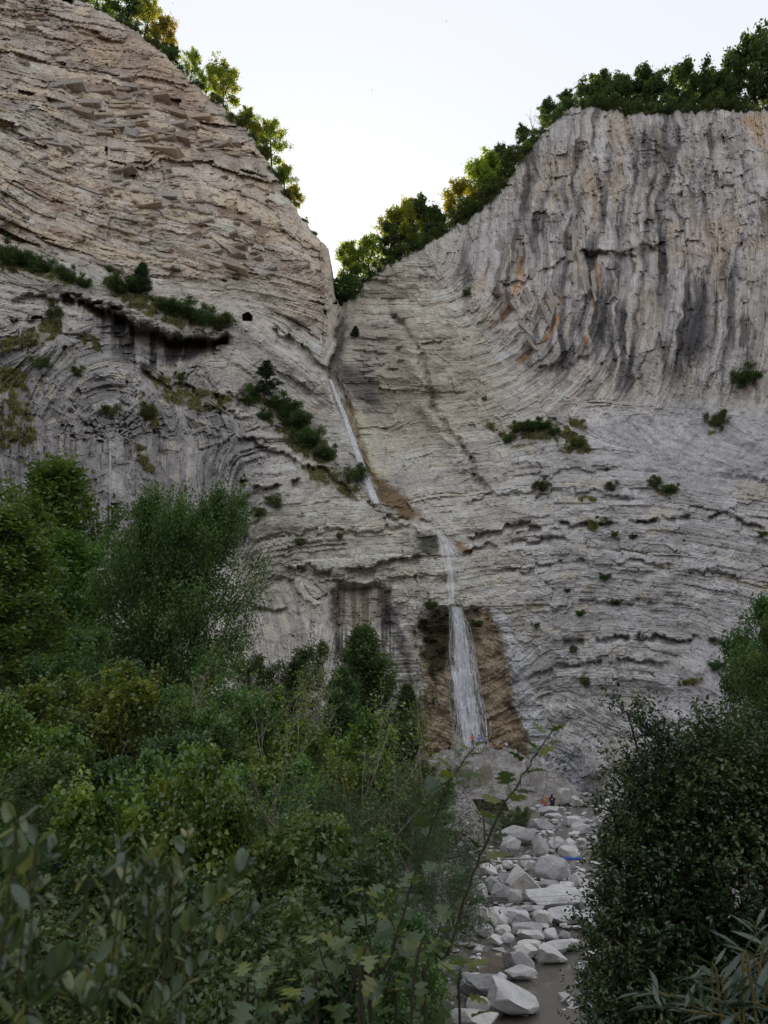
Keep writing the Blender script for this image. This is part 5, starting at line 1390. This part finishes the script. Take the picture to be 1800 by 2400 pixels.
def sprig(name, kind, path, n, size, r0, label, seed, t0=.0, spread=1.0, cat='plant', paired=False, thorns=0, root=True):
    """a rooted stem through the given (u, v, Y) points with single leaves along it"""
    r = random.Random(seed)
    W = [Vector(unproject(*q)) for q in path]
    b = W[0]
    gz = float(ground_z(np.array([b.x]), np.array([b.y]))[0])
    base = Vector((b.x + (b.x - W[1].x) * .4, b.y + .05, gz - .02))
    key = ([base] if root else []) + W
    # smooth the stem
    pts = []
    for i in range(len(key) - 1):
        a, c = key[i], key[i + 1]
        p0 = key[max(i - 1, 0)]; p3 = key[min(i + 2, len(key) - 1)]
        for s in range(8):
            t = s / 8
            pts.append(.5 * ((2 * a) + (c - p0) * t + (2 * p0 - 5 * a + 4 * c - p3) * t * t + (3 * a - p0 - 3 * c + p3) * t ** 3))
    pts.append(key[-1])
    e = empty(name, base if root else pts[0])
    off = np.array(e.location[:])
    P = np.array([q[:] for q in pts]) - off
    m = len(P)
    jit = np.array([[r.gauss(0, 1), r.gauss(0, 1), 0] for _ in range(m)]) * r0 * .5
    g = Geo(); g.tube(P + jit, np.linspace(r0, r0 * .3, m), 7)
    for k in range(thorns):
        i = r.randint(m // 3, m - 2); d = np.array([r.gauss(0, 1), r.gauss(0, 1), r.gauss(0, .5)]); d /= np.linalg.norm(d)
        g.tube(np.stack([P[i], P[i] + d * r0 * 2.2, P[i] + d * r0 * 4]), [r0 * .4, r0 * .25, r0 * .03], 5)
    gp = Geo()
    i0 = 8 if root else 0
    for k in range(n):
        t = t0 + (1 - t0) * (k + .5 * r.random()) / n
        f = i0 + t * (m - 1 - i0); i = min(int(f), m - 2); p = P[i] + (P[i + 1] - P[i]) * (f - i)
        tg = P[i + 1] - P[i]; tg = tg / (np.linalg.norm(tg) + 1e-9)
        sides = (0, math.pi) if paired else (k * 2.4,)
        for sd in sides:
            az = sd + r.uniform(-.5, .5)
            out = np.array([math.cos(az), math.sin(az) * .8, r.uniform(-.1, .35)]) * spread + tg * (r.uniform(.9, 1.8) if kind == 'sprig' else r.uniform(.35, .9))
            out /= np.linalg.norm(out)
            sz = size * r.uniform(.6, 1.15) * (1.0 if t < .85 else .72)
            q0 = p + out * sz * (.30 if kind == 'thorn' else .06)
            if kind == 'thorn': gp.tube(np.stack([p, (p + q0) / 2 + [0, 0, .04 * sz], q0]), [r0 * .16, r0 * .12, r0 * .09], 4)
            o = link('leaf', LM[kind][r.randint(0, len(LM[kind]) - 1)], e)
            x = Vector(out); zz = Vector((r.uniform(-.5, .5), r.uniform(-.6, .3), 1)); y = zz.cross(x).normalized(); zz = x.cross(y)
            o.rotation_euler = Matrix((x, y, zz)).transposed().to_euler()
            o.location = q0; o.scale = (sz,) * 3
    if gp.n: g.v += gp.v; g.f += [f + g.n for f in gp.f]; g.n += gp.n
    link('stem', g.mesh('stem', STEMM[kind]), e)
    return tag(e, label, cat)
# tall thorny stems in the middle
sprig('thorny_stem', 'thorn', [(960, 2440, 1.5), (1046, 2240, 1.5), (1100, 2070, 1.5), (1172, 1905, 1.48), (1235, 1805, 1.46), (1292, 1712, 1.45)], 38, .046, .0032, 'tall thorny stem with lobed leaves, right one of two before the stream', 1, .05, thorns=14)
sprig('thorny_stem', 'thorn', [(838, 2420, 1.55), (901, 2277, 1.55), (956, 2111, 1.55), (1016, 1925, 1.55), (1062, 1820, 1.55), (1110, 1752, 1.55)], 38, .046, .0032, 'tall thorny stem with lobed leaves, left one of two before the thicket', 2, .05, thorns=14)
sprig('thorny_stem', 'thorn', [(870, 2440, 2.1), (872, 2292, 2.1), (856, 2129, 2.1), (838, 1990, 2.1), (832, 1925, 2.1)], 15, .06, .0045, 'slim upright leafy stem left of the thorny pair', 3, .0)
sprig('thorny_stem', 'thorn', [(870, 2430, 2.0), (835, 2313, 2.0), (805, 2225, 2.0), (784, 2093, 2.0), (769, 2014, 2.0)], 15, .06, .0045, 'slim leafy stem leaning left of the thorny pair', 4, .0)
sprig('thorny_stem', 'thorn', [(850, 2430, 1.7), (810, 2350, 1.7), (770, 2286, 1.7), (745, 2210, 1.7)], 10, .05, .0048, 'short thorny stem leaning left at the bottom centre', 5, .0)
sprig('thorny_stem', 'thorn', [(930, 2440, 1.9), (900, 2330, 1.9), (925, 2200, 1.9), (900, 2110, 1.9)], 16, .062, .0042, 'leafy stem crossing behind the thorny pair', 6, .0)
sprig('thorny_stem', 'thorn', [(1000, 2440, 1.8), (990, 2330, 1.8), (1010, 2230, 1.8), (1035, 2160, 1.8)], 13, .055, .004, 'short pale-leaved stem between the thorny pair', 7, .0)
sprig('thorny_stem', 'thorn', [(640, 2440, 2.2), (632, 2330, 2.2), (612, 2270, 2.2)], 9, .06, .004, 'small leafy stem over the bare bank at bottom', 8, .0)
sprig('thorny_stem', 'thorn', [(560, 2450, 1.9), (590, 2380, 1.9), (600, 2300, 1.9)], 9, .055, .004, 'small leafy stem left of the bare bank', 9, .0)
sprig('thorny_stem', 'thorn', [(1080, 2440, 1.9), (1075, 2340, 1.9), (1085, 2260, 1.9)], 11, .058, .004, 'low leafy stem in front of the flat near slab', 10, .0)
sprig('thorny_stem', 'thorn', [(740, 2450, 1.7), (730, 2390, 1.7), (700, 2330, 1.7)], 9, .055, .004, 'low leafy stem at the bottom edge left of the thorny pair', 11, .0)
# blurred sprigs of small oval leaves at lower left
SP = [([(330, 2460, .8), (365, 2380, .8), (480, 2255, .8), (560, 2170, .8), (612, 2130, .8)], 11, 'blurred sprig leaning right, lowest of the oval-leaved ones'),
      ([(330, 2440, .78), (400, 2240, .78), (470, 2150, .78), (540, 2070, .78), (588, 2015, .78)], 11, 'blurred sprig leaning right above the lowest one'),
      ([(370, 2440, .85), (395, 2200, .85), (415, 2080, .85), (440, 1952, .85)], 11, 'blurred upright sprig, tallest of the oval-leaved ones'),
      ([(300, 2440, .80), (345, 2230, .80), (350, 2100, .80), (344, 1985, .80)], 10, 'blurred upright sprig left of the tallest'),
      ([(235, 2460, .72), (240, 2330, .72), (258, 2120, .72), (285, 1965, .72)], 11, 'blurred big-leaved sprig in the left third'),
      ([(-20, 2440, .66), (20, 2160, .66), (70, 2060, .66), (128, 1985, .66)], 10, 'blurred sprig at the left edge, upper'),
      ([(-40, 2420, .7), (35, 2160, .7), (75, 2110, .7), (110, 2075, .7)], 8, 'blurred sprig at the left edge, lower'),
      ([(20, 2480, .62), (60, 2380, .62), (120, 2300, .62), (190, 2240, .62)], 10, 'blurred sprig at the bottom left corner, inner'),
      ([(-30, 2480, .6), (-10, 2340, .6), (20, 2240, .6), (10, 2170, .6)], 10, 'blurred sprig at the bottom left corner, outer'),
      ([(160, 2480, .7), (190, 2380, .7), (260, 2290, .7), (330, 2270, .7)], 10, 'blurred low sprig at the bottom, left of centre'),
      ([(420, 2480, .9), (410, 2380, .9), (430, 2310, .9), (480, 2260, .9)], 10, 'blurred low sprig under the lowest leaning one'),
      ([(60, 2480, .8), (70, 2360, .8), (60, 2260, .8), (80, 2190, .8)], 10, 'blurred upright sprig near the bottom left corner'),
      ([(260, 2490, .66), (240, 2400, .66), (180, 2340, .66), (120, 2320, .66)], 9, 'blurred sprig bending left along the bottom edge')]
for k, (pa, n, lb) in enumerate(SP):
    sprig('oval_leaf_sprig', 'sprig', pa, n + 6, .0195, .0010, lb, 40 + k, .0, paired=True)
# willow-like shoots in the bottom right corner
NW = [([(1850, 2420, 1.5), (1760, 2330, 1.5), (1690, 2300, 1.5), (1600, 2290, 1.5)], 12, 'narrow-leaved shoot pointing left in the bottom right corner, upper'),
      ([(1820, 2460, 1.4), (1720, 2390, 1.4), (1620, 2370, 1.4), (1520, 2355, 1.4)], 12, 'narrow-leaved shoot pointing left along the bottom edge'),
      ([(1840, 2440, 1.6), (1800, 2300, 1.6), (1780, 2220, 1.6), (1768, 2160, 1.6)], 12, 'upright narrow-leaved shoot at the right edge'),
      ([(1700, 2460, 1.5), (1660, 2380, 1.5), (1560, 2330, 1.5), (1490, 2330, 1.5)], 12, 'narrow-leaved shoot low under the box bush'),
      ([(1780, 2460, 1.3), (1740, 2400, 1.3), (1700, 2340, 1.3), (1680, 2270, 1.3)], 12, 'narrow-leaved shoot slanting up left of the right edge'),
      ([(1880, 2440, 1.3), (1820, 2380, 1.3), (1770, 2350, 1.3), (1730, 2350, 1.3)], 10, 'short narrow-leaved shoot in the very corner')]
for k, (pa, n, lb) in enumerate(NW):
    sprig('narrow_leaf_shoot', 'narrow', pa, n, .055, .003, lb, 80 + k, .1, paired=True, spread=.8)
# ------------------------------------------------------------------ people
SKIN = [simple_mat('skin_a', srgb(196, 150, 122), .6, .06), simple_mat('skin_b', srgb(176, 128, 98), .6, .06)]
_cm = {}
def cloth(c):
    if c not in _cm: _cm[c] = simple_mat('cloth_%d_%d_%d' % c, srgb(*c), .85, .12, 20)
    return _cm[c]
def skin_mesh(name, nodes, edges, mat, root=0, sub=1):
    """grow a continuous surface over a joint graph: nodes = [((x,y,z), radius)]"""
    me = bpy.data.meshes.new(name + '_graph')
    me.from_pydata([n[0] for n in nodes], edges, [])
    o = bpy.data.objects.new(name + '_graph', me); COL.objects.link(o)
    md = o.modifiers.new('skin', 'SKIN'); sb = o.modifiers.new('sub', 'SUBSURF'); sb.levels = sub; sb.render_levels = sub
    if not me.skin_vertices: me.attributes.new('skin', 'FLOAT', 'POINT')
    sl = me.skin_vertices[0].data
    for i, n in enumerate(nodes):
        rr_ = n[1] if hasattr(n[1], '__len__') else (n[1], n[1])
        sl[i].radius = rr_; sl[i].use_root = (i == root)
    dg = bpy.context.evaluated_depsgraph_get()
    out = bpy.data.meshes.new_from_object(o.evaluated_get(dg)); out.name = name
    bpy.data.objects.remove(o); bpy.data.meshes.remove(me)
    out.materials.clear(); out.materials.append(mat)
    out.polygons.foreach_set('use_smooth', np.ones(len(out.polygons), bool)); out.update()
    return out
def J(pose):
    """joint positions, facing -Y, feet at z = 0 (or seat at z = 0)"""
    j = dict(pel=(0, 0, .93), bel=(0, .01, 1.08), che=(0, 0, 1.30), nec=(0, .005, 1.46), hed=(0, -.01, 1.56), top=(0, 0, 1.66))
    for s, n in ((-1, 'L'), (1, 'R')):
        j.update({n + 'hip': (s * .09, 0, .90), n + 'kne': (s * .10, -.02, .49), n + 'ank': (s * .11, .02, .08), n + 'toe': (s * .13, -.14, .03),
                  n + 'sho': (s * .18, .01, 1.39), n + 'elb': (s * .26, .03, 1.12), n + 'wri': (s * .27, -.03, .88), n + 'han': (s * .27, -.05, .80)})
    if pose == 'hips':
        j.update(Relb=(.36, .06, 1.14), Rwri=(.22, -.04, 1.02), Rhan=(.16, -.08, 1.0))
    elif pose == 'step':
        j.update(Lkne=(-.10, -.16, .55), Lank=(-.11, -.12, .16), Ltoe=(-.12, -.28, .12), Rkne=(.10, .02, .48), Lelb=(-.27, -.10, 1.14), Lwri=(-.22, -.28, 1.10), Lhan=(-.2, -.35, 1.1))
    elif pose == 'bend':
        j.update(bel=(.08, -.10, 1.05), che=(.20, -.24, 1.18), nec=(.30, -.32, 1.24), hed=(.37, -.38, 1.24), top=(.45, -.42, 1.24), Lsho=(.10, -.28, 1.27), Rsho=(.30, -.18, 1.20),
                 Lelb=(.10, -.38, 1.0), Lwri=(.2, -.42, .78), Lhan=(.22, -.44, .72), Relb=(.42, -.2, .98), Rwri=(.40, -.32, .76), Rhan=(.40, -.36, .70))
    elif pose == 'sit':
        j.update(pel=(0, 0, .12), bel=(0, -.02, .27), che=(0, -.08, .48), nec=(0, -.11, .63), hed=(0, -.14, .73), top=(0, -.13, .83))
        for s, n in ((-1, 'L'), (1, 'R')):
            j.update({n + 'hip': (s * .10, -.03, .12), n + 'kne': (s * .13, -.40, .40), n + 'ank': (s * .12, -.58, .06), n + 'toe': (s * .13, -.74, .03),
                      n + 'sho': (s * .18, -.08, .57), n + 'elb': (s * .24, -.22, .38), n + 'wri': (s * .14, -.40, .44), n + 'han': (s * .09, -.46, .44)})
    elif pose == 'climb':
        j.update(hed=(0, -.04, 1.57), top=(0, .0, 1.67), Relb=(.28, -.16, 1.58), Rwri=(.24, -.22, 1.84), Rhan=(.24, -.25, 1.91), Lelb=(-.30, -.18, 1.36), Lwri=(-.30, -.26, 1.6), Lhan=(-.30, -.28, 1.67),
                 Lkne=(-.26, -.18, .62), Lank=(-.24, -.05, .26), Ltoe=(-.28, -.18, .22), Rkne=(.14, -.10, .48))
    return {k: np.array(v, float) for k, v in j.items()}
def person(pose, loc, face, shirt, bottom, hair, label, scale=1.0, long_legs=False, long_hair=False, skin=0, shoes=(60, 56, 54), bare_top=False):
    e = empty('person', loc, face); e.scale = (scale,) * 3
    j = J(pose); N, E, ix = [], [], {}
    def add(k, r, p=None, at=None):
        ix[k] = len(N); N.append((tuple(j[k] if at is None else at), r))
        if p is not None: E.append((ix[p], ix[k]))
    add('pel', (.13, .10)); add('bel', (.12, .09), 'pel'); add('che', (.145, .10), 'bel'); add('nec', .055, 'che'); add('hed', (.075, .09), 'nec'); add('top', (.06, .07), 'hed')
    hd = j['hed'] - j['nec']; fwd = np.array([0, -1, 0.])
    add('nos', .016, 'hed', j['hed'] + fwd * .105 + hd * .05)
    for n in 'LR':
        add(n + 'hip', .085, 'pel'); add(n + 'kne', .055, n + 'hip'); add(n + 'ank', .038, n + 'kne'); add(n + 'toe', .032, n + 'ank')
        add(n + 'sho', .058, 'che'); add(n + 'elb', .040, n + 'sho'); add(n + 'wri', .027, n + 'elb'); add(n + 'han', (.032, .018), n + 'wri')
        d = j[n + 'han'] - j[n + 'wri']; d /= np.linalg.norm(d) + 1e-9
        sd = np.cross(d, [0, 1, 0.]); sd /= np.linalg.norm(sd) + 1e-9
        for q, (o, l) in enumerate(((-.026, .062), (-.009, .075), (.009, .072), (.026, .058))):
            add(f'{n}f{q}', .0085, n + 'han', j[n + 'han'] + d * .035 + sd * o); add(f'{n}g{q}', .007, f'{n}f{q}', j[n + 'han'] + d * (.035 + l) + sd * o * 1.25 + fwd * .02)
        add(n + 't0', .010, n + 'wri', j[n + 'wri'] + d * .03 + sd * .04); add(n + 't1', .008, n + 't0', j[n + 'wri'] + d * .08 + sd * .062)
    link('body', skin_mesh('body', N, E, SKIN[skin]), e)
    def part(name, keys, edges, mat, mids=()):
        nd = [(tuple(j[k] if isinstance(k, str) else k), r) for k, r in keys]
        link(name, skin_mesh(name, nd, edges, mat), e)
    mid = lambda a, b, t: j[a] + (j[b] - j[a]) * t
    if not bare_top:
        part('shirt', [('pel', (.142, .112)), ('bel', (.138, .108)), ('che', (.162, .118)), ('Lsho', .074), (mid('Lsho', 'Lelb', .75), .058), ('Rsho', .074), (mid('Rsho', 'Relb', .75), .058), (mid('che', 'nec', .6), .075)],
             [(0, 1), (1, 2), (2, 3), (3, 4), (2, 5), (5, 6), (2, 7)], cloth(shirt))
    t = .98 if long_legs else .80
    ks = [('pel', (.147, .117)), ('Lhip', .100), (mid('Lhip', 'Lkne', t), .072), ('Rhip', .100), (mid('Rhip', 'Rkne', t), .072), (mid('pel', 'bel', .5), (.14, .11))]
    ed = [(0, 1), (1, 2), (0, 3), (3, 4), (0, 5)]
    if long_legs:
        ks += [(mid('Lkne', 'Lank', .9), .052), (mid('Rkne', 'Rank', .9), .052)]; ed += [(2, 6), (4, 7)]
    part('trousers' if long_legs else 'shorts', ks, ed, cloth(bottom))
    hc = j['hed'] - fwd * .022
    hk = [(hc + hd * .25, (.084, .096)), (j['top'] + hd * .02, (.066, .078)), (hc - fwd * .035 - hd * .3, (.07, .06))]; he = [(0, 1), (0, 2)]
    if long_hair: hk.append((mid('nec', 'che', .7) - fwd * .10, (.075, .04))); he.append((2, 3))
    part('hair', hk, he, cloth(hair))
    for n in 'LR':
        part('shoe', [(j[n + 'ank'] - [0, 0, .035], .046), (j[n + 'toe'], .042)], [(0, 1)], cloth(shoes))
        s = -1 if n == 'L' else 1
        bm = bmesh.new(); bmesh.ops.create_icosphere(bm, subdivisions=1, radius=.011)
        me = bpy.data.meshes.new('eye'); bm.to_mesh(me); bm.free(); me.materials.append(cloth((40, 34, 32)))
        link('eye', me, e, tuple(j['hed'] + fwd * .088 + np.array([s * .032, 0, 0]) + hd * .2))
    return tag(e, label, 'person')
def on_mound(u, Y):
    x = float(unproject(u, 1768, Y)[0])
    if Y > 94: Y2, z = mound_top(x); return (x * Y2 / Y, Y2 + .2, z - .06)
    return (x, Y, mound_top(x, Y) - .03)
G = 'people at the foot of the lower fall'
BK = math.pi
people = [
 person('stand', on_mound(1109, 98.6), BK + .2, (224, 92, 76), (70, 66, 66), (60, 46, 38), 'person in a red top standing at the foot of the lower fall', .95, long_legs=True),
 person('hips', on_mound(1125, 98.0), BK - .2, (112, 140, 214), (170, 168, 158), (92, 76, 60), 'person in a blue shirt and pale trousers standing with hand on hip', 1.02, long_legs=True),
 person('stand', on_mound(1141, 97.6), BK + .3, (110, 168, 214), (44, 52, 84), (56, 44, 38), 'smaller person in a light blue shirt and navy shorts', .84),
 person('bend', on_mound(1149.5, 97.4), .2, (34, 34, 38), (30, 30, 34), (44, 36, 32), 'person in black bending over beside the light blue shirt', .98, skin=1),
 person('sit', on_mound(1162, 97.0), -1.2, (48, 128, 168), (40, 44, 56), (66, 50, 40), 'person in a teal shirt sitting on top of the rock mound', .98, skin=1),
 person('sit', on_mound(1174, 96.8), .6, (150, 110, 80), (120, 84, 60), (58, 42, 34), 'bare-chested person sitting between the teal and white tops', .92, skin=1, bare_top=True),
 person('sit', on_mound(1189, 96.9), -1.0 + BK * 1.6, (226, 226, 232), (74, 96, 140), (40, 32, 30), 'person in a white top sitting at the right end of the group', .98, long_hair=True),
 person('step', on_mound(1226, 91.2), BK, (226, 226, 232), (214, 214, 220), (36, 30, 30), 'person in white climbing the front of the rock mound', .95, long_legs=True),
 person('sit', (0, 0, 0), 1.9, (60, 54, 52), (50, 46, 46), (50, 40, 36), 'person in dark clothes crouching left of the rock mound top', .9, skin=1),
]
for o in people: o['group'] = G
x = float(unproject(1053, 1795, 96.5)[0]); people[8].location = (x, 96.5, mound_top(x, 96.5) - .02)
def seat_on(u, v, off):
    p = ground_hit(1290, 1907); s = p[1] / FPX * 1.04
    x = float(unproject(u, v, p[1])[0]); return (x, p[1] + off, float(p[2]) + 16 * s * .93)
person('sit', seat_on(1280, 1890, .35), BK + .15, (150, 120, 96), (206, 98, 78), (186, 152, 112), 'person with long blond hair and red shorts sitting on a flat stone', 1.0, long_hair=True)['group'] = 'pair seated on a flat stone'
person('sit', seat_on(1297, 1888, .45), BK - .3, (52, 44, 66), (46, 40, 62), (36, 28, 28), 'dark-haired person in dark purple sitting on a flat stone', 1.02, long_hair=True)['group'] = 'pair seated on a flat stone'
for u, v, sh, bt, lb in ((577, 785, (232, 232, 236), (30, 30, 34), 'climber in a white top and black shorts under the tunnel opening'), (609, 813, (214, 232, 236), (66, 74, 88), 'climber in a pale top lower right of the tunnel opening')):
    D = float(np.min(cliff_depth(np.full(5, u * 1.0), v - np.array([0, 6., 12, 18, 24]), False)))
    p = unproject(u, v, D - .45)
    person('climb', tuple(p), BK, sh, bt, (60, 46, 40), lb, 1.05)['group'] = 'climbers on the left wall'

# ------------------------------------------------------------------ sign shelter, pipe, cables, birds
def box_bm(bm, c, s, rot=None):
    r_ = bmesh.ops.create_cube(bm, size=1.0)
    M = Matrix.Translation(c) @ (rot.to_matrix().to_4x4() if rot else Matrix.Identity(4)) @ Matrix.Diagonal((*s, 1))
    bmesh.ops.transform(bm, matrix=M, verts=r_['verts'])
def bm_obj(name, bm, mat, parent):
    bmesh.ops.bevel(bm, geom=bm.edges[:], offset=.006, segments=1, affect='EDGES')
    me = bpy.data.meshes.new(name); bm.to_mesh(me); bm.free(); me.materials.append(mat); return link(name, me, parent)
WOODB = simple_mat('weathered_wood', srgb(104, 78, 60), .85, .3, 12); WOODR = simple_mat('stained_board', srgb(84, 62, 50), .8, .3, 9)
p = ground_hit(1155, 1984); gz = float(ground_z(np.array([p[0]]), np.array([p[1]]))[0])
sg = tag(empty('sign_shelter', (p[0], p[1], gz), -.35), 'small wooden sign shelter on two posts above the left bank', 'shelter')
px = p[1] / FPX * 1.04
for s in (-1, 1):
    bm = bmesh.new(); box_bm(bm, (s * .44, 0, 1.05), (.10, .10, 2.1)); bm_obj('post', bm, WOODB, sg)
for k in range(6):
    bm = bmesh.new(); y = -.55 + k * .22
    box_bm(bm, (0, y, 2.22 - .50 * y + (.003 if k % 2 else 0)), (1.75, .20, .035), Euler((-math.atan(.50), 0, 0))); bm_obj('roof_board', bm, WOODR, sg)
bm = bmesh.new(); box_bm(bm, (0, .10, .72), (.80, .05, .10)); bm_obj('rail', bm, WOODB, sg)
for s in (-1, 1):
    bm = bmesh.new(); box_bm(bm, (s * .44, .0, 2.11), (.08, 1.2, .09), Euler((-math.atan(.50), 0, 0))); bm_obj('rafter', bm, WOODB, sg)
# pipe lying over the boulders
pb = ground_hit(1298, 2064)
Yp = pb[1] + 1.0
A, M_, B = [unproject(u, v, Yp) for u, v in ((1172, 2013), (1297, 2012), (1362, 2012))]
pipe = tag(empty('pipe', A), 'straight grey and blue pipe lying across the boulders', 'pipe')
GREYM = simple_mat('grey_pipe', srgb(150, 148, 146), .5, .1, 30); BLUEM = simple_mat('blue_pipe', srgb(52, 92, 168), .45, .1, 30)
for nm, a, b, mt, r_ in (('grey_section', A, M_, GREYM, .045), ('blue_section', M_, B, BLUEM, .05), ('coupling', M_ + (M_ - B) * .02, M_ + (B - M_) * .03, GREYM, .062)):
    g = Geo(); g.tube(np.linspace(a - A, b - A, 5), np.full(5, r_), 10); link(nm, g.mesh(nm, mt), pipe)
g = Geo(); q = unproject(1300, 1955, Yp) - A; g.tube(np.stack([unproject(1301, 2020, Yp) - A, unproject(1300, 1985, Yp) - A, q]), [.018] * 3, 6); link('upright_rod', g.mesh('upright_rod', GREYM), pipe)
for k, (v0, v1, lb) in enumerate(((2091, 2084, 'thin cable sagging across the stream, upper one'), (2103, 2096, 'thin cable sagging across the stream, lower one'))):
    Yc = 26.0; a, b = unproject(1075, v0, Yc), unproject(1420, v1, Yc + 1)
    t = np.linspace(0, 1, 14)[:, None]; P = a + (b - a) * t; P[:, 2] -= .18 * (1 - (2 * t[:, 0] - 1) ** 2)
    g = Geo(); g.tube(P - a, np.full(14, .006), 5); o = link('cable', g.mesh('cable', GREYM), None, tuple(a)); tag(o, lb, 'cable', 'cables across the stream')
BIRDM = simple_mat('dark_plumage', srgb(44, 42, 44), .8)
for k, (u, v, lb) in enumerate(((405, 8, 'tiny bird high at the top left of the sky'), (1046, 50, 'tiny bird at the top centre of the sky'), (872, 211, 'tiny bird left of the middle of the sky'), (742, 512, 'tiny bird close above the notch'))):
    e = tag(empty('bird', unproject(u, v, 95.0), k * 1.3), lb, 'bird', 'birds in the sky')
    g = Geo(); g.tube(np.array([[0, -.09, 0], [0, -.06, .005], [0, 0, .01], [0, .06, 0], [0, .11, 0]]), [.006, .02, .026, .016, .02], 7); link('body', g.mesh('body', BIRDM), e)
    for s in (-1, 1):
        me = bpy.data.meshes.new('wing'); me.from_pydata([(0, -.03, .01), (0, .03, .01), (s * .09, -.02, .05), (s * .09, .03, .045), (s * .2, .04, .02)], [], [(0, 2, 3, 1), (2, 4, 3)]); me.materials.append(BIRDM); link('wing', me, e)
